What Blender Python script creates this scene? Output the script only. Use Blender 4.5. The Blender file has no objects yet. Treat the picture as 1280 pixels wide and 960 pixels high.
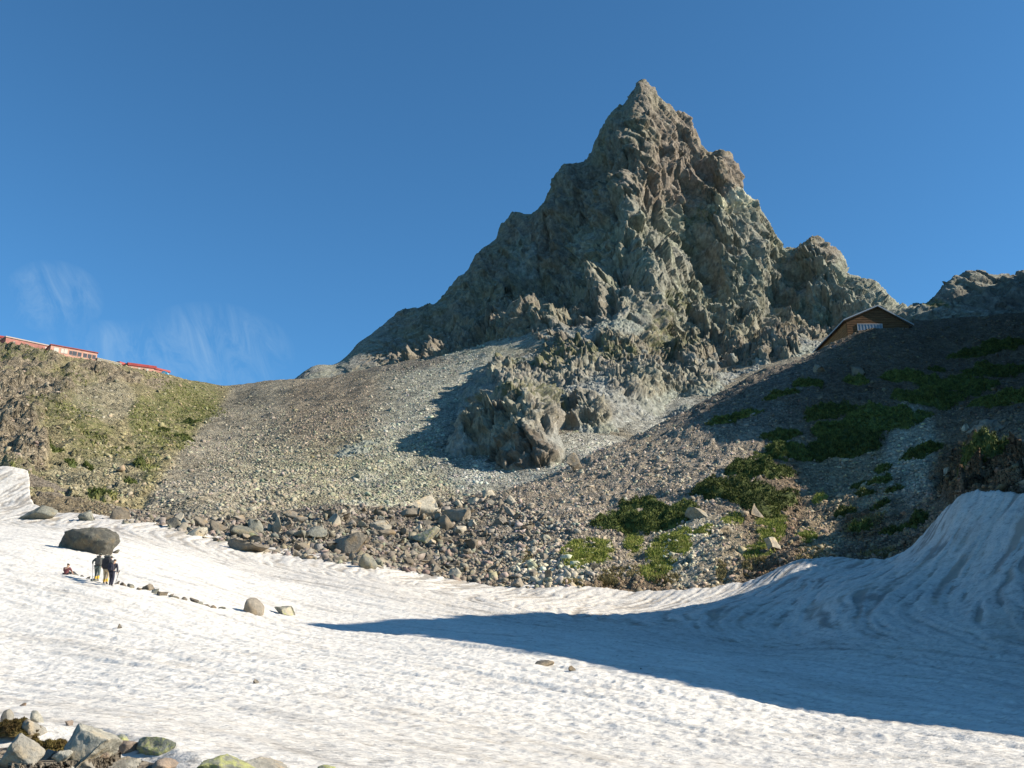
import bpy, bmesh, math, random
import numpy as np
from mathutils import Vector
SC = bpy.context.scene
COL = SC.collection
R = math.radians
rng = np.random.default_rng(7)

# ------------------------------------------------------------------ lens
PITCH = R(16.0); FPX = 1229.0            # eye at the origin, looking along +y and 16 degrees up
CP, SP = math.cos(PITCH), math.sin(PITCH)
def pt(u, v, y):
    """point seen in direction (u, v) of the 1280x960 frame, y metres ahead"""
    u = np.asarray(u, float); v = np.asarray(v, float)
    cx = (u-640)/FPX; cy = (480-v)/FPX
    dy = CP - cy*SP; dz = SP + cy*CP
    return np.stack(np.broadcast_arrays(cx/dy*y, y+0*dy, dz/dy*y), -1)
def uv_of(x, y, z):
    d = y*CP + z*SP; h = -y*SP + z*CP
    return 640+FPX*x/d, 480-FPX*h/d

# ------------------------------------------------------------------ noise
def _h(ix, iy, iz, s):
    h = (ix.astype(np.uint32)*np.uint32(374761393) + iy.astype(np.uint32)*np.uint32(668265263)
         + iz.astype(np.uint32)*np.uint32(2147483647) + np.uint32((s*974634777+1013904223) & 0xffffffff))
    h = (h ^ (h >> np.uint32(13)))*np.uint32(1274126177)
    h = (h ^ (h >> np.uint32(16)))*np.uint32(2246822519)
    return h ^ (h >> np.uint32(15))
def _r(h): return (h & np.uint32(0xffffff)).astype(np.float32)/np.float32(0x1000000)
def noise(p, s=0):
    """gradient noise, about -1..1"""
    p = np.asarray(p, np.float32); i = np.floor(p).astype(np.int64); f = p-i
    w = f*f*f*(f*(f*6-15)+10); out = np.zeros(p.shape[:-1], np.float32)
    for dx in (0, 1):
        for dy in (0, 1):
            for dz in (0, 1):
                h = _h(i[..., 0]+dx, i[..., 1]+dy, i[..., 2]+dz, s)
                gx = _r(h)*2-1; gy = _r(h*np.uint32(1664525)+np.uint32(7))*2-1; gz = _r(h*np.uint32(22695477)+np.uint32(3))*2-1
                d = gx*(f[..., 0]-dx)+gy*(f[..., 1]-dy)+gz*(f[..., 2]-dz)
                out += d*(w[..., 0] if dx else 1-w[..., 0])*(w[..., 1] if dy else 1-w[..., 1])*(w[..., 2] if dz else 1-w[..., 2])
    return out*1.6
def fbm(p, oct=4, s=0, gain=.5):
    a = 1.; o = 0.; p = np.asarray(p, np.float32)
    for k in range(oct):
        o = o+a*noise(p, s+k); p = p*2.03+7.1; a *= gain
    return o
def ridged(p, oct=4, s=0, gain=.5):
    a = 1.; o = 0.; p = np.asarray(p, np.float32)
    for k in range(oct):
        o = o+a*(1-2*np.abs(noise(p, s+k))); p = p*2.07+3.3; a *= gain
    return o
def facet(p, s=0, off=.5, crack=0.):
    """broken-rock noise: every Voronoi cell carries its own tilted plane"""
    p = np.asarray(p, np.float32); i = np.floor(p).astype(np.int64); f = (p-i).astype(np.float32)
    best = np.full(p.shape[:-1], 9., np.float32); val = np.zeros_like(best); sec = best.copy()
    for dx in (-1, 0, 1):
        for dy in (-1, 0, 1):
            for dz in (-1, 0, 1):
                h = _h(i[..., 0]+dx, i[..., 1]+dy, i[..., 2]+dz, s)
                cx = dx+_r(h)-f[..., 0]; cy = dy+_r(h*np.uint32(1664525)+np.uint32(7))-f[..., 1]; cz = dz+_r(h*np.uint32(22695477)+np.uint32(3))-f[..., 2]
                d = cx*cx+cy*cy+cz*cz
                h2 = h*np.uint32(69069)+np.uint32(11)
                v = (_r(h2)*2-1)*cx+(_r(h2*np.uint32(1664525)+np.uint32(5))*2-1)*cy+(_r(h2*np.uint32(22695477)+np.uint32(9))*2-1)*cz+off*(_r(h2*np.uint32(134775813)+np.uint32(1))*2-1)
                m = d < best
                if crack: sec = np.where(m, best, np.minimum(sec, d))
                best = np.where(m, d, best); val = np.where(m, v, val)
    if crack: val = val-crack*np.exp(-((np.sqrt(sec)-np.sqrt(best))/.09)**2)
    return val
def P3(*a): return np.stack(np.broadcast_arrays(*a), -1).astype(np.float32)
def sm(x, a, b):
    t = np.clip((x-a)/(b-a), 0, 1); return t*t*(3-2*t)

# ------------------------------------------------------------------ terrain surfaces
KY = 1.5
class Land:
    """height field on fan-shaped plan coordinates: bearing (u) by log distance, through surveyed points"""
    def __init__(s, pts, u0, u1, nu, y0, y1, ny, lam=1e-6):
        a = np.array(pts, float); q = pt(a[:, 0], a[:, 1], a[:, 2])
        kx = FPX*CP/300
        X = np.stack([q[:, 0]/q[:, 1]*kx, np.log(a[:, 2])*KY], 1); V = q[:, 2]/q[:, 1]
        n = len(X); K = s._k(X, X)+lam*np.eye(n)
        A = np.zeros((n+3, n+3)); A[:n, :n] = K; A[:n, n] = 1; A[:n, n+1:] = X; A[n, :n] = 1; A[n+1:, :n] = X.T
        w = np.linalg.solve(A, np.concatenate([V, [0, 0, 0]]))
        s.bx = (np.linspace(u0, u1, nu)-640)/FPX/CP; s.ly = np.linspace(math.log(y0), math.log(y1), ny)
        B, L = np.meshgrid(s.bx, s.ly)
        Q = np.stack([B.ravel()*kx, L.ravel()*KY], 1); o = np.zeros(len(Q))
        for k in range(0, len(Q), 20000):
            g = Q[k:k+20000]; o[k:k+20000] = s._k(g, X)@w[:n]+w[n]+g@w[n+1:]
        s.Y = np.exp(L); s.X = s.Y*B; s.Z = s.Y*o.reshape(B.shape)
    @staticmethod
    def _k(a, b):
        d2 = ((a[:, None]-b[None])**2).sum(-1)
        return .5*d2*np.log(d2+1e-12)
    def z(s, x, y, arr=None):
        arr = s.Z if arr is None else arr
        x = np.asarray(x, float); y = np.asarray(y, float)
        fu = np.clip((x/y-s.bx[0])/(s.bx[1]-s.bx[0]), 0, len(s.bx)-1.001)
        fl = np.clip((np.log(y)-s.ly[0])/(s.ly[1]-s.ly[0]), 0, len(s.ly)-1.001)
        i = fu.astype(int); j = fl.astype(int); a = fu-i; b = fl-j
        return (arr[j, i]*(1-a)+arr[j, i+1]*a)*(1-b)+(arr[j+1, i]*(1-a)+arr[j+1, i+1]*a)*b
    def at(s, u, v, y0=None, y1=None):
        """first point of the surface met by the ray through (u, v)"""
        ys = np.exp(np.linspace(math.log(y0) if y0 else s.ly[0], math.log(y1) if y1 else s.ly[-1], 1500))
        q = pt(u, v, ys); hz = s.z(q[:, 0], ys)
        m = np.nonzero(hz >= q[:, 2])[0]
        k = m[0] if len(m) else np.argmax(hz-q[:, 2])
        return Vector((q[k, 0], ys[k], hz[k]))
    def points(s): return P3(s.X, s.Y, s.Z).astype(np.float64)

def grid_faces(nr, nc):
    i = np.arange(nr-1)[:, None]*nc+np.arange(nc-1)[None]
    return np.stack([i, i+1, i+nc+1, i+nc], -1).reshape(-1, 4)
def mesh_np(name, verts, faces, mat=None, smooth=False, attrs=None):
    me = bpy.data.meshes.new(name); v = np.ascontiguousarray(verts, np.float32).reshape(-1, 3); f = np.ascontiguousarray(faces, np.int32)
    k = f.shape[1]
    me.vertices.add(len(v)); me.vertices.foreach_set('co', v.ravel())
    me.loops.add(f.size); me.loops.foreach_set('vertex_index', f.ravel())
    me.polygons.add(len(f)); me.polygons.foreach_set('loop_start', np.arange(0, f.size, k, dtype=np.int32))
    me.polygons.foreach_set('loop_total', np.full(len(f), k, np.int32))
    if smooth: me.polygons.foreach_set('use_smooth', np.ones(len(f), bool))
    me.update(calc_edges=True)
    for n, a in (attrs or {}).items():
        a = np.asarray(a, np.float32)
        if a.ndim == 1 or a.shape[-1] != 3 or a.size == len(v):
            me.attributes.new(n, 'FLOAT', 'POINT').data.foreach_set('value', a.ravel())
        else:
            c = np.ones((len(v), 4), np.float32); c[:, :3] = a.reshape(-1, 3)
            me.attributes.new(n, 'FLOAT_COLOR', 'POINT').data.foreach_set('color', c.ravel())
    if mat: me.materials.append(mat)
    return me
def link(name, me, parent=None, **kw):
    o = bpy.data.objects.new(name, me); COL.objects.link(o)
    if parent: o.parent = parent
    for k, v in kw.items(): o[k] = v
    return o
SUN_EL, SUN_A = R(30), R(8)          # the sun stands to the right, a touch behind the viewer
# ------------------------------------------------------------------ surveyed points (u, v, metres ahead)
NEAR = [(-400,1330,5),(200,1300,5),(640,1300,5),(1100,1310,5),(1700,1330,5),
 (0,940,12),(200,945,12.5),(640,1000,12),(1280,1040,12),(-400,930,12),(1700,1020,12),
 (640,955,15.5),(1280,962,17.5),(640,888,25),(0,872,24),(1280,930,22),(1000,925,22),
 (900,850,34),(640,843,33),(370,822,37),(0,800,36),(640,808,44),(370,798,45),(128,756,44),
 (128,733,52),(280,760,52),(370,778,53),(0,714,52),(500,793,50),
 (640,797,51),(900,838,40),(1100,868,33),(1280,893,29),(1500,900,29),
 (1280,658,60),(1280,740,47),(1280,830,37),(1200,650,68),(1200,735,54),(1140,700,74),(1000,705,80),(1000,800,52),(1060,760,54),
 (930,735,82),(900,775,60),(800,742,86),(620,738,88),(640,765,66),(480,745,68),
 (100,690,68),(300,730,68),(450,706,91),(330,688,95),(180,655,104),(50,636,113),(0,632,115),(0,588,135),(50,598,136),
 (250,652,112),(200,645,115),(420,633,132),(540,632,138),(640,613,142),(720,588,150),(540,680,110),(640,665,112),
 (680,600,147),(740,570,157),(850,520,172),(950,465,188),(1020,443,200),(1052,426,204),(1080,412,208),(1140,404,214),(1200,398,218),(1280,392,224),
 (800,625,122),(900,620,115),(1000,565,134),(1100,520,142),(1200,490,150),(1280,470,158),(1280,560,86),(1240,600,82),(1200,590,100),(1100,620,108),(1000,640,111),
 (900,690,93),(750,700,96),(850,570,140),(960,520,150),(1060,470,165),(1180,440,185),
 (0,650,160),(50,655,160),(200,665,140),(420,670,170),(540,675,178),(640,645,182),(740,600,198),(850,555,218),(950,515,240),(1020,475,252),(1080,450,262),(1140,440,270),(1280,430,278),
 (-400,690,52),(-400,600,112),(-400,560,135),(-400,640,165),
 (1700,890,22),(1700,740,38),(1700,560,60),(1700,480,90),(1700,430,140),(1700,370,220),(1700,400,280)]
FAR = [(-200,404,425),(0,440,430),(30,438,433),(70,450,442),(122,456,449),(160,462,457),(195,467,464),(210,468,467),(250,477,482),(300,485,500),(340,477,500),(400,480,492),(440,471,490),(500,460,475),(560,445,455),(630,422,422),(690,409,397),
 (-200,480,480),(0,490,480),(100,505,510),(200,520,530),(300,535,560),(420,515,560),(560,490,520),(690,470,480),(850,470,450),
 (0,650,112),(60,640,118),(175,640,124),(-200,640,112),(0,592,160),(60,565,195),(100,520,272),(100,480,355),(0,500,285),(0,455,370),(-200,500,285),(200,505,370),(250,500,430),(185,560,235),(150,605,160),(215,600,168),
 (255,640,124),(420,632,142),(420,580,205),(420,530,282),(420,490,380),(560,602,183),(560,550,245),(560,500,312),(560,462,380),(620,440,385),(655,425,392),(300,605,165),(300,525,350),(290,500,440),(240,555,280),(300,555,280),
 (500,618,165),(600,607,182),(625,600,190),(690,572,207),(705,550,222),(780,525,270),(850,490,310),(920,465,335),(1000,440,350),(1100,430,350),(1280,430,350),(650,500,330),(760,470,360),
 (200,720,106),(320,720,108),(420,715,112),(540,705,118),(640,680,135),(800,650,150),(60,690,106),(800,620,170),(1000,560,230),(1280,520,260)]
PEAK = [(800,106,545),(832,133,543),(864,160,541),(905,197,538),(930,237,535),(955,262,530),(1015,285,518),(1060,331,500),(1090,352,486),(1135,382,466),(1180,420,450),
 (760,152,553),(738,190,568),(703,208,578),(640,265,592),(590,325,582),(560,366,572),(500,388,556),(445,432,532),(395,462,516),(340,500,505),
 (800,200,600),(700,290,618),(900,300,590),(1000,370,570),(1135,450,510),(640,350,625),(560,420,600),(480,450,590),(400,500,540),
 (775,172,527),(770,232,500),(788,300,468),(800,342,446),(826,392,416),(845,440,385),
 (735,250,536),(690,300,542),(720,330,502),(640,340,548),(650,400,430),(700,390,420),(740,380,425),(570,400,518),(500,425,515),
 (850,200,522),(880,260,512),(850,300,490),(900,320,490),(960,320,502),(1000,360,485),(930,380,450),(880,370,455),(1040,390,455),(1090,400,440),
 (420,457,496),(560,439,456),(690,412,398),(640,424,422),(500,448,478),(760,402,372),
 (950,440,345),(1000,432,350),(900,455,340),(880,430,370),(850,470,325),(1040,430,390),(1130,430,400),
 (590,574,215),(640,589,203),(686,568,201),(588,544,219),(640,549,207),(684,541,206),(572,528,222),(585,504,226),(640,506,219),(680,514,216),(620,488,262),(672,494,246),(600,478,300),
 (622,456,352),(650,462,335),(700,456,325),(680,482,295),(735,450,335),(720,490,268),(760,440,340),(700,432,365),(645,445,378),(800,405,380),(780,462,312),(690,424,388),
 (700,540,243),(735,502,252),(740,580,228),(800,480,288),(840,466,306),(870,456,316),(800,560,252),(850,535,282),(705,575,225),(800,450,330),(860,450,345),
 (545,650,190),(545,640,215),(560,600,240),(560,525,300),(560,485,380),(600,465,370),(640,440,400),(520,560,250),(500,520,330),(585,520,275),(650,650,190),(590,650,192),(700,630,194),(780,540,250),(850,520,280),(920,490,305),
 (450,640,186),(520,650,184),(600,650,184),(680,660,184),(760,660,186),(850,640,190),(1000,600,200),(1150,600,200),(480,590,215),(420,560,300),(400,500,420),(1100,460,330),(1180,460,330),(1000,470,320)]
CRAG = [(1120,408,246),(1142,386,250),(1165,375,254),(1185,353,256),(1210,341,258),(1240,343,258),(1280,350,256),(1340,330,262),(1450,300,270),(1120,430,235),(1142,412,236),(1185,400,234),(1240,398,236),(1280,395,238),(1340,390,240),(1450,370,250),
 (1120,430,285),(1180,420,290),(1240,400,295),(1280,400,295),(1450,360,310),(1210,370,245),(1280,372,246),(1170,390,243)]
# ------------------------------------------------------------------ materials
class NT:
    def __init__(s, name):
        s.m = bpy.data.materials.new(name); s.m.use_nodes = True; s.t = s.m.node_tree; s.b = s.t.nodes['Principled BSDF']
        s.b.inputs['Roughness'].default_value = .95; s.b.inputs['Specular IOR Level'].default_value = .2
        s.g = s.n('ShaderNodeNewGeometry').outputs['Position']
    def n(s, t, **kw):
        n = s.t.nodes.new(t)
        for k, v in kw.items(): setattr(n, k, v)
        return n
    def set(s, sock, v):
        if hasattr(v, 'is_output'): s.t.links.new(v, sock)
        else: sock.default_value = v if not (isinstance(v, tuple) and len(v) == 3 and len(sock.default_value) == 4) else (*v, 1)
    def math(s, op, a, b=0., c=0., clamp=False):
        n = s.n('ShaderNodeMath', operation=op, use_clamp=clamp)
        for i, v in enumerate((a, b, c)): s.set(n.inputs[i], v)
        return n.outputs[0]
    def mix(s, f, a, b, mode='MIX'):
        n = s.n('ShaderNodeMix', data_type='RGBA', blend_type=mode)
        s.set(n.inputs['Factor'], f); s.set(n.inputs[6], a); s.set(n.inputs[7], b); return n.outputs[2]
    def ramp(s, v, a, b):
        n = s.n('ShaderNodeMapRange', interpolation_type='SMOOTHSTEP'); s.set(n.inputs[0], v); n.inputs[1].default_value = a; n.inputs[2].default_value = b; return n.outputs[0]
    def rng(s, v, a, b, c, d):
        n = s.n('ShaderNodeMapRange'); s.set(n.inputs[0], v)
        for i, q in enumerate((a, b, c, d)): n.inputs[i+1].default_value = q
        return n.outputs[0]
    def noise(s, scale, vec=None, detail=4, rough=.55, dist=0.):
        n = s.n('ShaderNodeTexNoise'); s.set(n.inputs['Vector'], s.g if vec is None else vec)
        for k, v in (('Scale', scale), ('Detail', detail), ('Roughness', rough), ('Distortion', dist)): n.inputs[k].default_value = v
        return n.outputs['Fac']
    def vor(s, scale, vec=None, feature='F1', out='Distance'):
        n = s.n('ShaderNodeTexVoronoi', feature=feature); s.set(n.inputs['Vector'], s.g if vec is None else vec); n.inputs['Scale'].default_value = scale
        return n.outputs[out]
    def attr(s, name, out='Fac'): return s.n('ShaderNodeAttribute', attribute_name=name).outputs[out]
    def scalev(s, v, k):
        n = s.n('ShaderNodeVectorMath', operation='MULTIPLY'); s.set(n.inputs[0], v); n.inputs[1].default_value = k; return n.outputs[0]
    def grey(s, v): 
        n = s.n('ShaderNodeCombineColor')
        for i in range(3): s.set(n.inputs[i], v)
        return n.outputs[0]
    def bump(s, h, dist, strength=1., prev=None):
        n = s.n('ShaderNodeBump'); s.set(n.inputs['Height'], h); n.inputs['Distance'].default_value = dist; n.inputs['Strength'].default_value = strength
        if prev is not None: s.t.links.new(prev, n.inputs['Normal'])
        return n.outputs[0]
    def done(s, col, nrm=None):
        s.set(s.b.inputs['Base Color'], col)
        if nrm is not None: s.t.links.new(nrm, s.b.inputs['Normal'])
        return s.m

def mat_plain(name, c, rough=.8, var=.25, scale=4):
    t = NT(name); t.b.inputs['Roughness'].default_value = rough
    return t.done(t.mix(1, c, t.grey(t.rng(t.noise(scale), .3, .7, 1-var, 1+var)), 'MULTIPLY'))
def mat_scree(name, cell, cell2):
    """loose stones: tint per vertex, some sun and shade painted in, every stone its own tone, bumps stone by stone"""
    t = NT(name)
    w = t.n('ShaderNodeVectorMath', operation='ADD'); wn = t.n('ShaderNodeTexNoise'); t.set(wn.inputs['Vector'], t.g); wn.inputs['Scale'].default_value = 1.2/cell
    t.set(w.inputs[0], t.g); t.set(w.inputs[1], t.scalev(wn.outputs['Color'], (cell*.8,)*3)); wv = w.outputs[0]
    s1 = t.vor(1/cell, wv, 'F1', 'Color'); s2 = t.vor(1/cell2, wv, 'F1', 'Color')
    sep = t.n('ShaderNodeSeparateColor'); t.set(sep.inputs[0], s1); sep2 = t.n('ShaderNodeSeparateColor'); t.set(sep2.inputs[0], s2)
    big = t.noise(.02, detail=5); mid = t.noise(.25, detail=4)
    c = t.mix(1, t.attr('tint', 'Color'), t.grey(t.rng(sep.outputs[0], 0, 1, .62, 1.3)), 'MULTIPLY')
    c = t.mix(1, c, t.grey(t.rng(sep2.outputs[1], 0, 1, .82, 1.15)), 'MULTIPLY')
    c = t.mix(1, c, t.grey(t.rng(big, .3, .7, .82, 1.16)), 'MULTIPLY')
    c = t.mix(1, c, t.grey(t.rng(mid, .3, .7, .86, 1.12)), 'MULTIPLY')
    c = t.mix(t.math('MULTIPLY', sep.outputs[1], .35), c, t.mix(1, c, (1.12, 1., .82), 'MULTIPLY'))
    gm = t.math('MULTIPLY', t.attr('green'), t.ramp(t.noise(.45, detail=6, rough=.7), .38, .56), clamp=True)
    gc = t.mix(t.ramp(t.noise(.3, detail=5), .35, .65), (.055, .085, .02), (.17, .17, .055))
    c = t.mix(gm, c, gc)
    e1 = t.vor(1/cell, wv, 'DISTANCE_TO_EDGE'); e2 = t.vor(1/cell2, wv, 'DISTANCE_TO_EDGE')
    h1 = t.math('MULTIPLY', t.math('MINIMUM', e1, .3), t.math('ADD', .4, sep.outputs[2])); h2 = t.math('MULTIPLY', t.math('MINIMUM', e2, .3), sep2.outputs[2])
    nrm = t.bump(h2, cell2*1.2, 1); nrm = t.bump(h1, cell*1.3, 1, nrm); nrm = t.bump(t.noise(3/cell), cell*.25, 1, nrm)
    return t.done(c, nrm)
def mat_cliff(name):
    t = NT(name)
    n1 = t.noise(.035, detail=7, rough=.62); n2 = t.noise(.35, detail=7, rough=.65); n3 = t.noise(.09, t.scalev(t.g, (1, 1, .35)), detail=6, rough=.7, dist=1.)
    c = t.mix(1, t.attr('tint', 'Color'), t.grey(t.rng(n2, .3, .7, .62, 1.35)), 'MULTIPLY')
    c = t.mix(t.ramp(n1, .42, .62), c, t.mix(1, c, (1., 1.04, .95), 'MULTIPLY'))
    c = t.mix(t.ramp(n3, .55, .68), c, t.mix(1, c, (.66, .62, .6), 'MULTIPLY'))
    c = t.mix(t.ramp(t.noise(.13, detail=6, rough=.7), .58, .7), c, t.mix(1, c, (1.4, 1.34, 1.2), 'MULTIPLY'))
    gm = t.math('MULTIPLY', t.attr('green'), t.ramp(t.noise(.3, detail=6, rough=.7), .4, .56), clamp=True)
    c = t.mix(gm, c, t.mix(t.ramp(t.noise(.2), .4, .6), (.075, .085, .035), (.17, .16, .07)))
    sc = t.n('ShaderNodeSeparateColor'); t.set(sc.inputs[0], t.vor(.8, t.scalev(t.g, (1, 1, .5)), 'F1', 'Color')); sd = t.n('ShaderNodeSeparateColor'); t.set(sd.inputs[0], t.vor(1.5, t.g, 'F1', 'Color'))
    nrm = t.bump(t.math('ADD', sc.outputs[0], t.math('MULTIPLY', sd.outputs[1], .5)), .55, .9); nrm = t.bump(t.noise(1.6, detail=6, rough=.8), .22, 1, nrm); nrm = t.bump(t.vor(.7, t.scalev(t.g, (1, 1, .6)), 'DISTANCE_TO_EDGE'), .5, .8, nrm)
    c = t.mix(1, c, t.grey(t.rng(sc.outputs[1], 0, 1, .78, 1.18)), 'MULTIPLY')
    return t.done(c, nrm)
def mat_stone(name, c, lich=None, lich_t=.6, k=1.):
    """boulder stone in its own coordinates, each stone a little different"""
    t = NT(name); tc = t.n('ShaderNodeTexCoord').outputs['Object']; oi = t.n('ShaderNodeObjectInfo').outputs['Random']
    ad = t.n('ShaderNodeVectorMath', operation='ADD'); t.set(ad.inputs[0], tc); cx = t.n('ShaderNodeCombineXYZ'); t.set(cx.inputs[0], t.math('MULTIPLY', oi, 90)); t.set(ad.inputs[1], cx.outputs[0]); v = ad.outputs[0]
    b = t.mix(1, c, t.grey(t.rng(t.noise(2.2*k, v, 7, .65), .3, .7, .68, 1.34)), 'MULTIPLY')
    b = t.mix(1, b, t.grey(t.rng(oi, 0, 1, .78, 1.2)), 'MULTIPLY')
    b = t.mix(t.ramp(t.noise(1.1*k, v, 5), .5, .65), b, t.mix(1, b, (1.12, .98, .8), 'MULTIPLY'))
    b = t.mix(t.ramp(t.noise(9*k, v, 4, .7), .6, .7), b, t.mix(1, b, (.5, .5, .5), 'MULTIPLY'))
    if lich: b = t.mix(t.ramp(t.noise(2.6*k, v, 8, .75), lich_t, lich_t+.08), b, lich)
    nrm = t.bump(t.noise(3.2*k, v, 9, .7), .14/k, 1); nrm = t.bump(t.vor(2.3*k, v, 'DISTANCE_TO_EDGE'), .05/k, .6, nrm)
    return t.done(b, nrm)
def mat_leaf(name, a, b, scale=1.4):
    t = NT(name); oi = t.n('ShaderNodeObjectInfo').outputs['Random']
    c = t.mix(t.ramp(t.noise(scale, detail=4, rough=.7), .35, .65), a, b)
    c = t.mix(1, c, t.grey(t.rng(oi, 0, 1, .8, 1.2)), 'MULTIPLY')
    c = t.mix(1, c, t.grey(t.rng(t.attr('tone'), 0, 1, .65, 1.3)), 'MULTIPLY')
    t.b.inputs['Roughness'].default_value = .8
    return t.done(c)
def mat_snow(name):
    t = NT(name); t.b.inputs['Roughness'].default_value = .7
    f = t.noise(8, t.scalev(t.g, (.5, 1.1, 1)), 5, .7); f2 = t.noise(1.1, t.scalev(t.g, (.6, 1, 1)), 6, .7)
    d = t.attr('dirt')
    d = t.math('ADD', d, t.math('MULTIPLY', t.ramp(f, .5, .66), .6)); d = t.math('ADD', d, t.math('MULTIPLY', t.ramp(f2, .5, .72), .3), clamp=True)
    dc = t.mix(t.ramp(t.noise(.3), .4, .6), (.27, .225, .17), (.17, .15, .13))
    c = t.mix(t.math('MULTIPLY', d, .8), (.70, .66, .595), dc)
    nrm = t.bump(t.noise(3.5, t.scalev(t.g, (.7, 1.3, 1)), 6, .65), .07, 1); nrm = t.bump(t.noise(11, t.scalev(t.g, (.6, 1.2, 1)), 4), .035, 1, nrm)
    return t.done(c, nrm)
M = {}
M['scree_near'] = mat_scree('scree_near', .38, 1.1); M['scree_far'] = mat_scree('scree_far', .75, 2.6); M['cliff'] = mat_cliff('cliff')
M['snow'] = mat_snow('snow')
M['grey'] = mat_stone('stone_grey', (0.228, 0.198, 0.156)); M['pale'] = mat_stone('stone_pale', (0.342, 0.306, 0.238)); M['brown'] = mat_stone('stone_brown', (.195, .165, .125))
M['green'] = mat_stone('stone_green', (.20, .195, .16), (.25, .25, .16), .57); M['dark'] = mat_stone('stone_dark', (.10, .095, .08), (.17, .165, .12), .55)
M['lichen'] = mat_stone('stone_lichen', (.28, .26, .2), (.38, .38, .15), .52); M['lichen_near'] = mat_stone('stone_lichen_near', (.26, .26, .2), (.35, .35, .15), .46, 3)
M['pale_near'] = mat_stone('stone_pale_near', (.38, .355, .29), (.42, .38, .1), .66, 2.5); M['grey_near'] = mat_stone('stone_grey_near', (.27, .25, .21), (.36, .36, .2), .62, 3); M['red_near'] = mat_stone('stone_red_near', (.23, .18, .14), (.3, .28, .2), .62, 3)
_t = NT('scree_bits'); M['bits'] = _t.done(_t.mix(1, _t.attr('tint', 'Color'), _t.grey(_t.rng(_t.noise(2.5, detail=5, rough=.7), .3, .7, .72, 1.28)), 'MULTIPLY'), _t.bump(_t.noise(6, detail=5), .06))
M['pine'] = mat_leaf('dwarf_pine_needles', (.042, .06, .016), (.135, .155, .04)); M['grass'] = mat_leaf('grass_blades', (.17, .21, .035), (.27, .265, .075)); M['hill_grass'] = mat_leaf('hill_grass', (.12, .14, .035), (.23, .215, .085)); M['straw'] = mat_leaf('dry_grass', (.2, .15, .06), (.24, .21, .1))
M['moss'] = mat_leaf('moss', (.07, .045, .015), (.15, .115, .035), 6)
# ------------------------------------------------------------------ the land
near = Land(NEAR, -300, 1650, 900, 4, 285, 760)
far = Land(FAR, -260, 1400, 720, 105, 600, 560)
def blob(U, V, u, v, w, h, soft=1.):
    d = ((U-u)/(w/2))**2+((V-v)/(h/2))**2
    return np.clip((1.25+.35*(soft-1)-d)/(.5*soft), 0, 1)
def lerp(a, b, t): return a+(np.asarray(b)-a)*t[..., None]
# snow reaches this far ahead, by bearing
EU = [-400, 0, 30, 50, 58, 85, 120, 180, 250, 330, 450, 540, 620, 700, 800, 930, 1000, 1060, 1140, 1165, 1200, 1280, 1450, 1700]
EY = [128, 133, 136, 134, 117, 107, 107, 104, 99, 95, 92, 90, 88, 86.5, 85.5, 82, 80, 77, 74, 71, 68.5, 61, 52, 48]
def snow_edge(x, y):
    e = np.interp(640+x/y*FPX*CP, EU, EY)
    return (e-y)+1.3*fbm(P3(x/4, y/4, 0*y), 4, 31)
def snow_t(x, y):
    d = snow_edge(x, y); b = 640+x/y*FPX*CP
    th = .14+.41*sm(y, 14, 32)+1.1*sm(b, 1050, 1200)*sm(y, 40, 52)*np.exp(-(np.maximum(d, 0)/8)**2)
    t = np.where(d > 0, th*np.clip(d/(1.2+.4*th), 0, 1)**.6, np.maximum(d, -2)*.6)
    nearrock = 12.0+1.3*sm(-x/y, .29, .41)+.5*noise(P3(x/1.3, y/1.3, 0*y), 5)-y         # bare rocks at the viewer's left
    k = np.clip(nearrock/2.2, 0, 1)*sm(-x/y, .175, .20)
    return t-k*.75
n_x, n_y = near.X, near.Y
ground_z = near.Z.copy()
sn = snow_t(n_x, n_y)
bare = sm(-sn, -.1, .5)
p0 = P3(n_x, n_y, near.Z)
amp = bare*(1-sm(n_y, 200, 240)*.3)
ground_z += amp*(.55*fbm(p0/9, 4, 3)+.35*facet(p0/3.2, 5)+.22*facet(p0/1.3, 6))
U, V = uv_of(n_x, n_y, near.Z)
cl = blob(U, V, 1235, 600, 130, 80)*(U < 1400)+sm(U, 1290, 1400)*sm(n_y, 62, 70)*.9          # rock band above the snow bank
p1 = P3(n_x, n_y, near.Z*2)
ground_z += bare*np.clip(cl, 0, 1)*(2.2*facet(p1/6, 15)+1.2*facet(p1/2.4, 16))
ground_z -= (1-bare)*.5
near_zs = near.Z+np.maximum(sn, -9)                                # snow surface
tint = np.zeros(n_x.shape+(3,)); tint[:] = (.235, .215, .185)
tint = lerp(tint, (.22, .205, .18), blob(U, V, 430, 660, 520, 120))
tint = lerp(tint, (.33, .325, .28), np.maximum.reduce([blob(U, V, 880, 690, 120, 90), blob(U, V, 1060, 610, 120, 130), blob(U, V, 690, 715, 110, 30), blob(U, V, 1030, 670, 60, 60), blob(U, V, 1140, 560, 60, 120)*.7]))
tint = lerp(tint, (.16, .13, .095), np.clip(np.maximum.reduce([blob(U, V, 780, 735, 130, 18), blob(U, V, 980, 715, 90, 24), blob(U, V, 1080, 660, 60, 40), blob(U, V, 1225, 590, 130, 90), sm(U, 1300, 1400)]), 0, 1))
tint = lerp(tint, (.17, .155, .14), blob(U, V, 900, 480, 380, 110)*.6)
tint = lerp(tint, (.20, .17, .11), blob(U, V, 60, 640, 160, 40)*.7)
gr = np.maximum.reduce([blob(U, V, 737, 691, 64, 34), blob(U, V, 836, 692, 58, 46), blob(U, V, 792, 680, 26, 26), blob(U, V, 962, 655, 40, 62), blob(U, V, 1008, 672, 26, 18), blob(U, V, 1025, 624, 18, 12)])*.75
tint = tint*np.array([.86, .80, .72])
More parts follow.
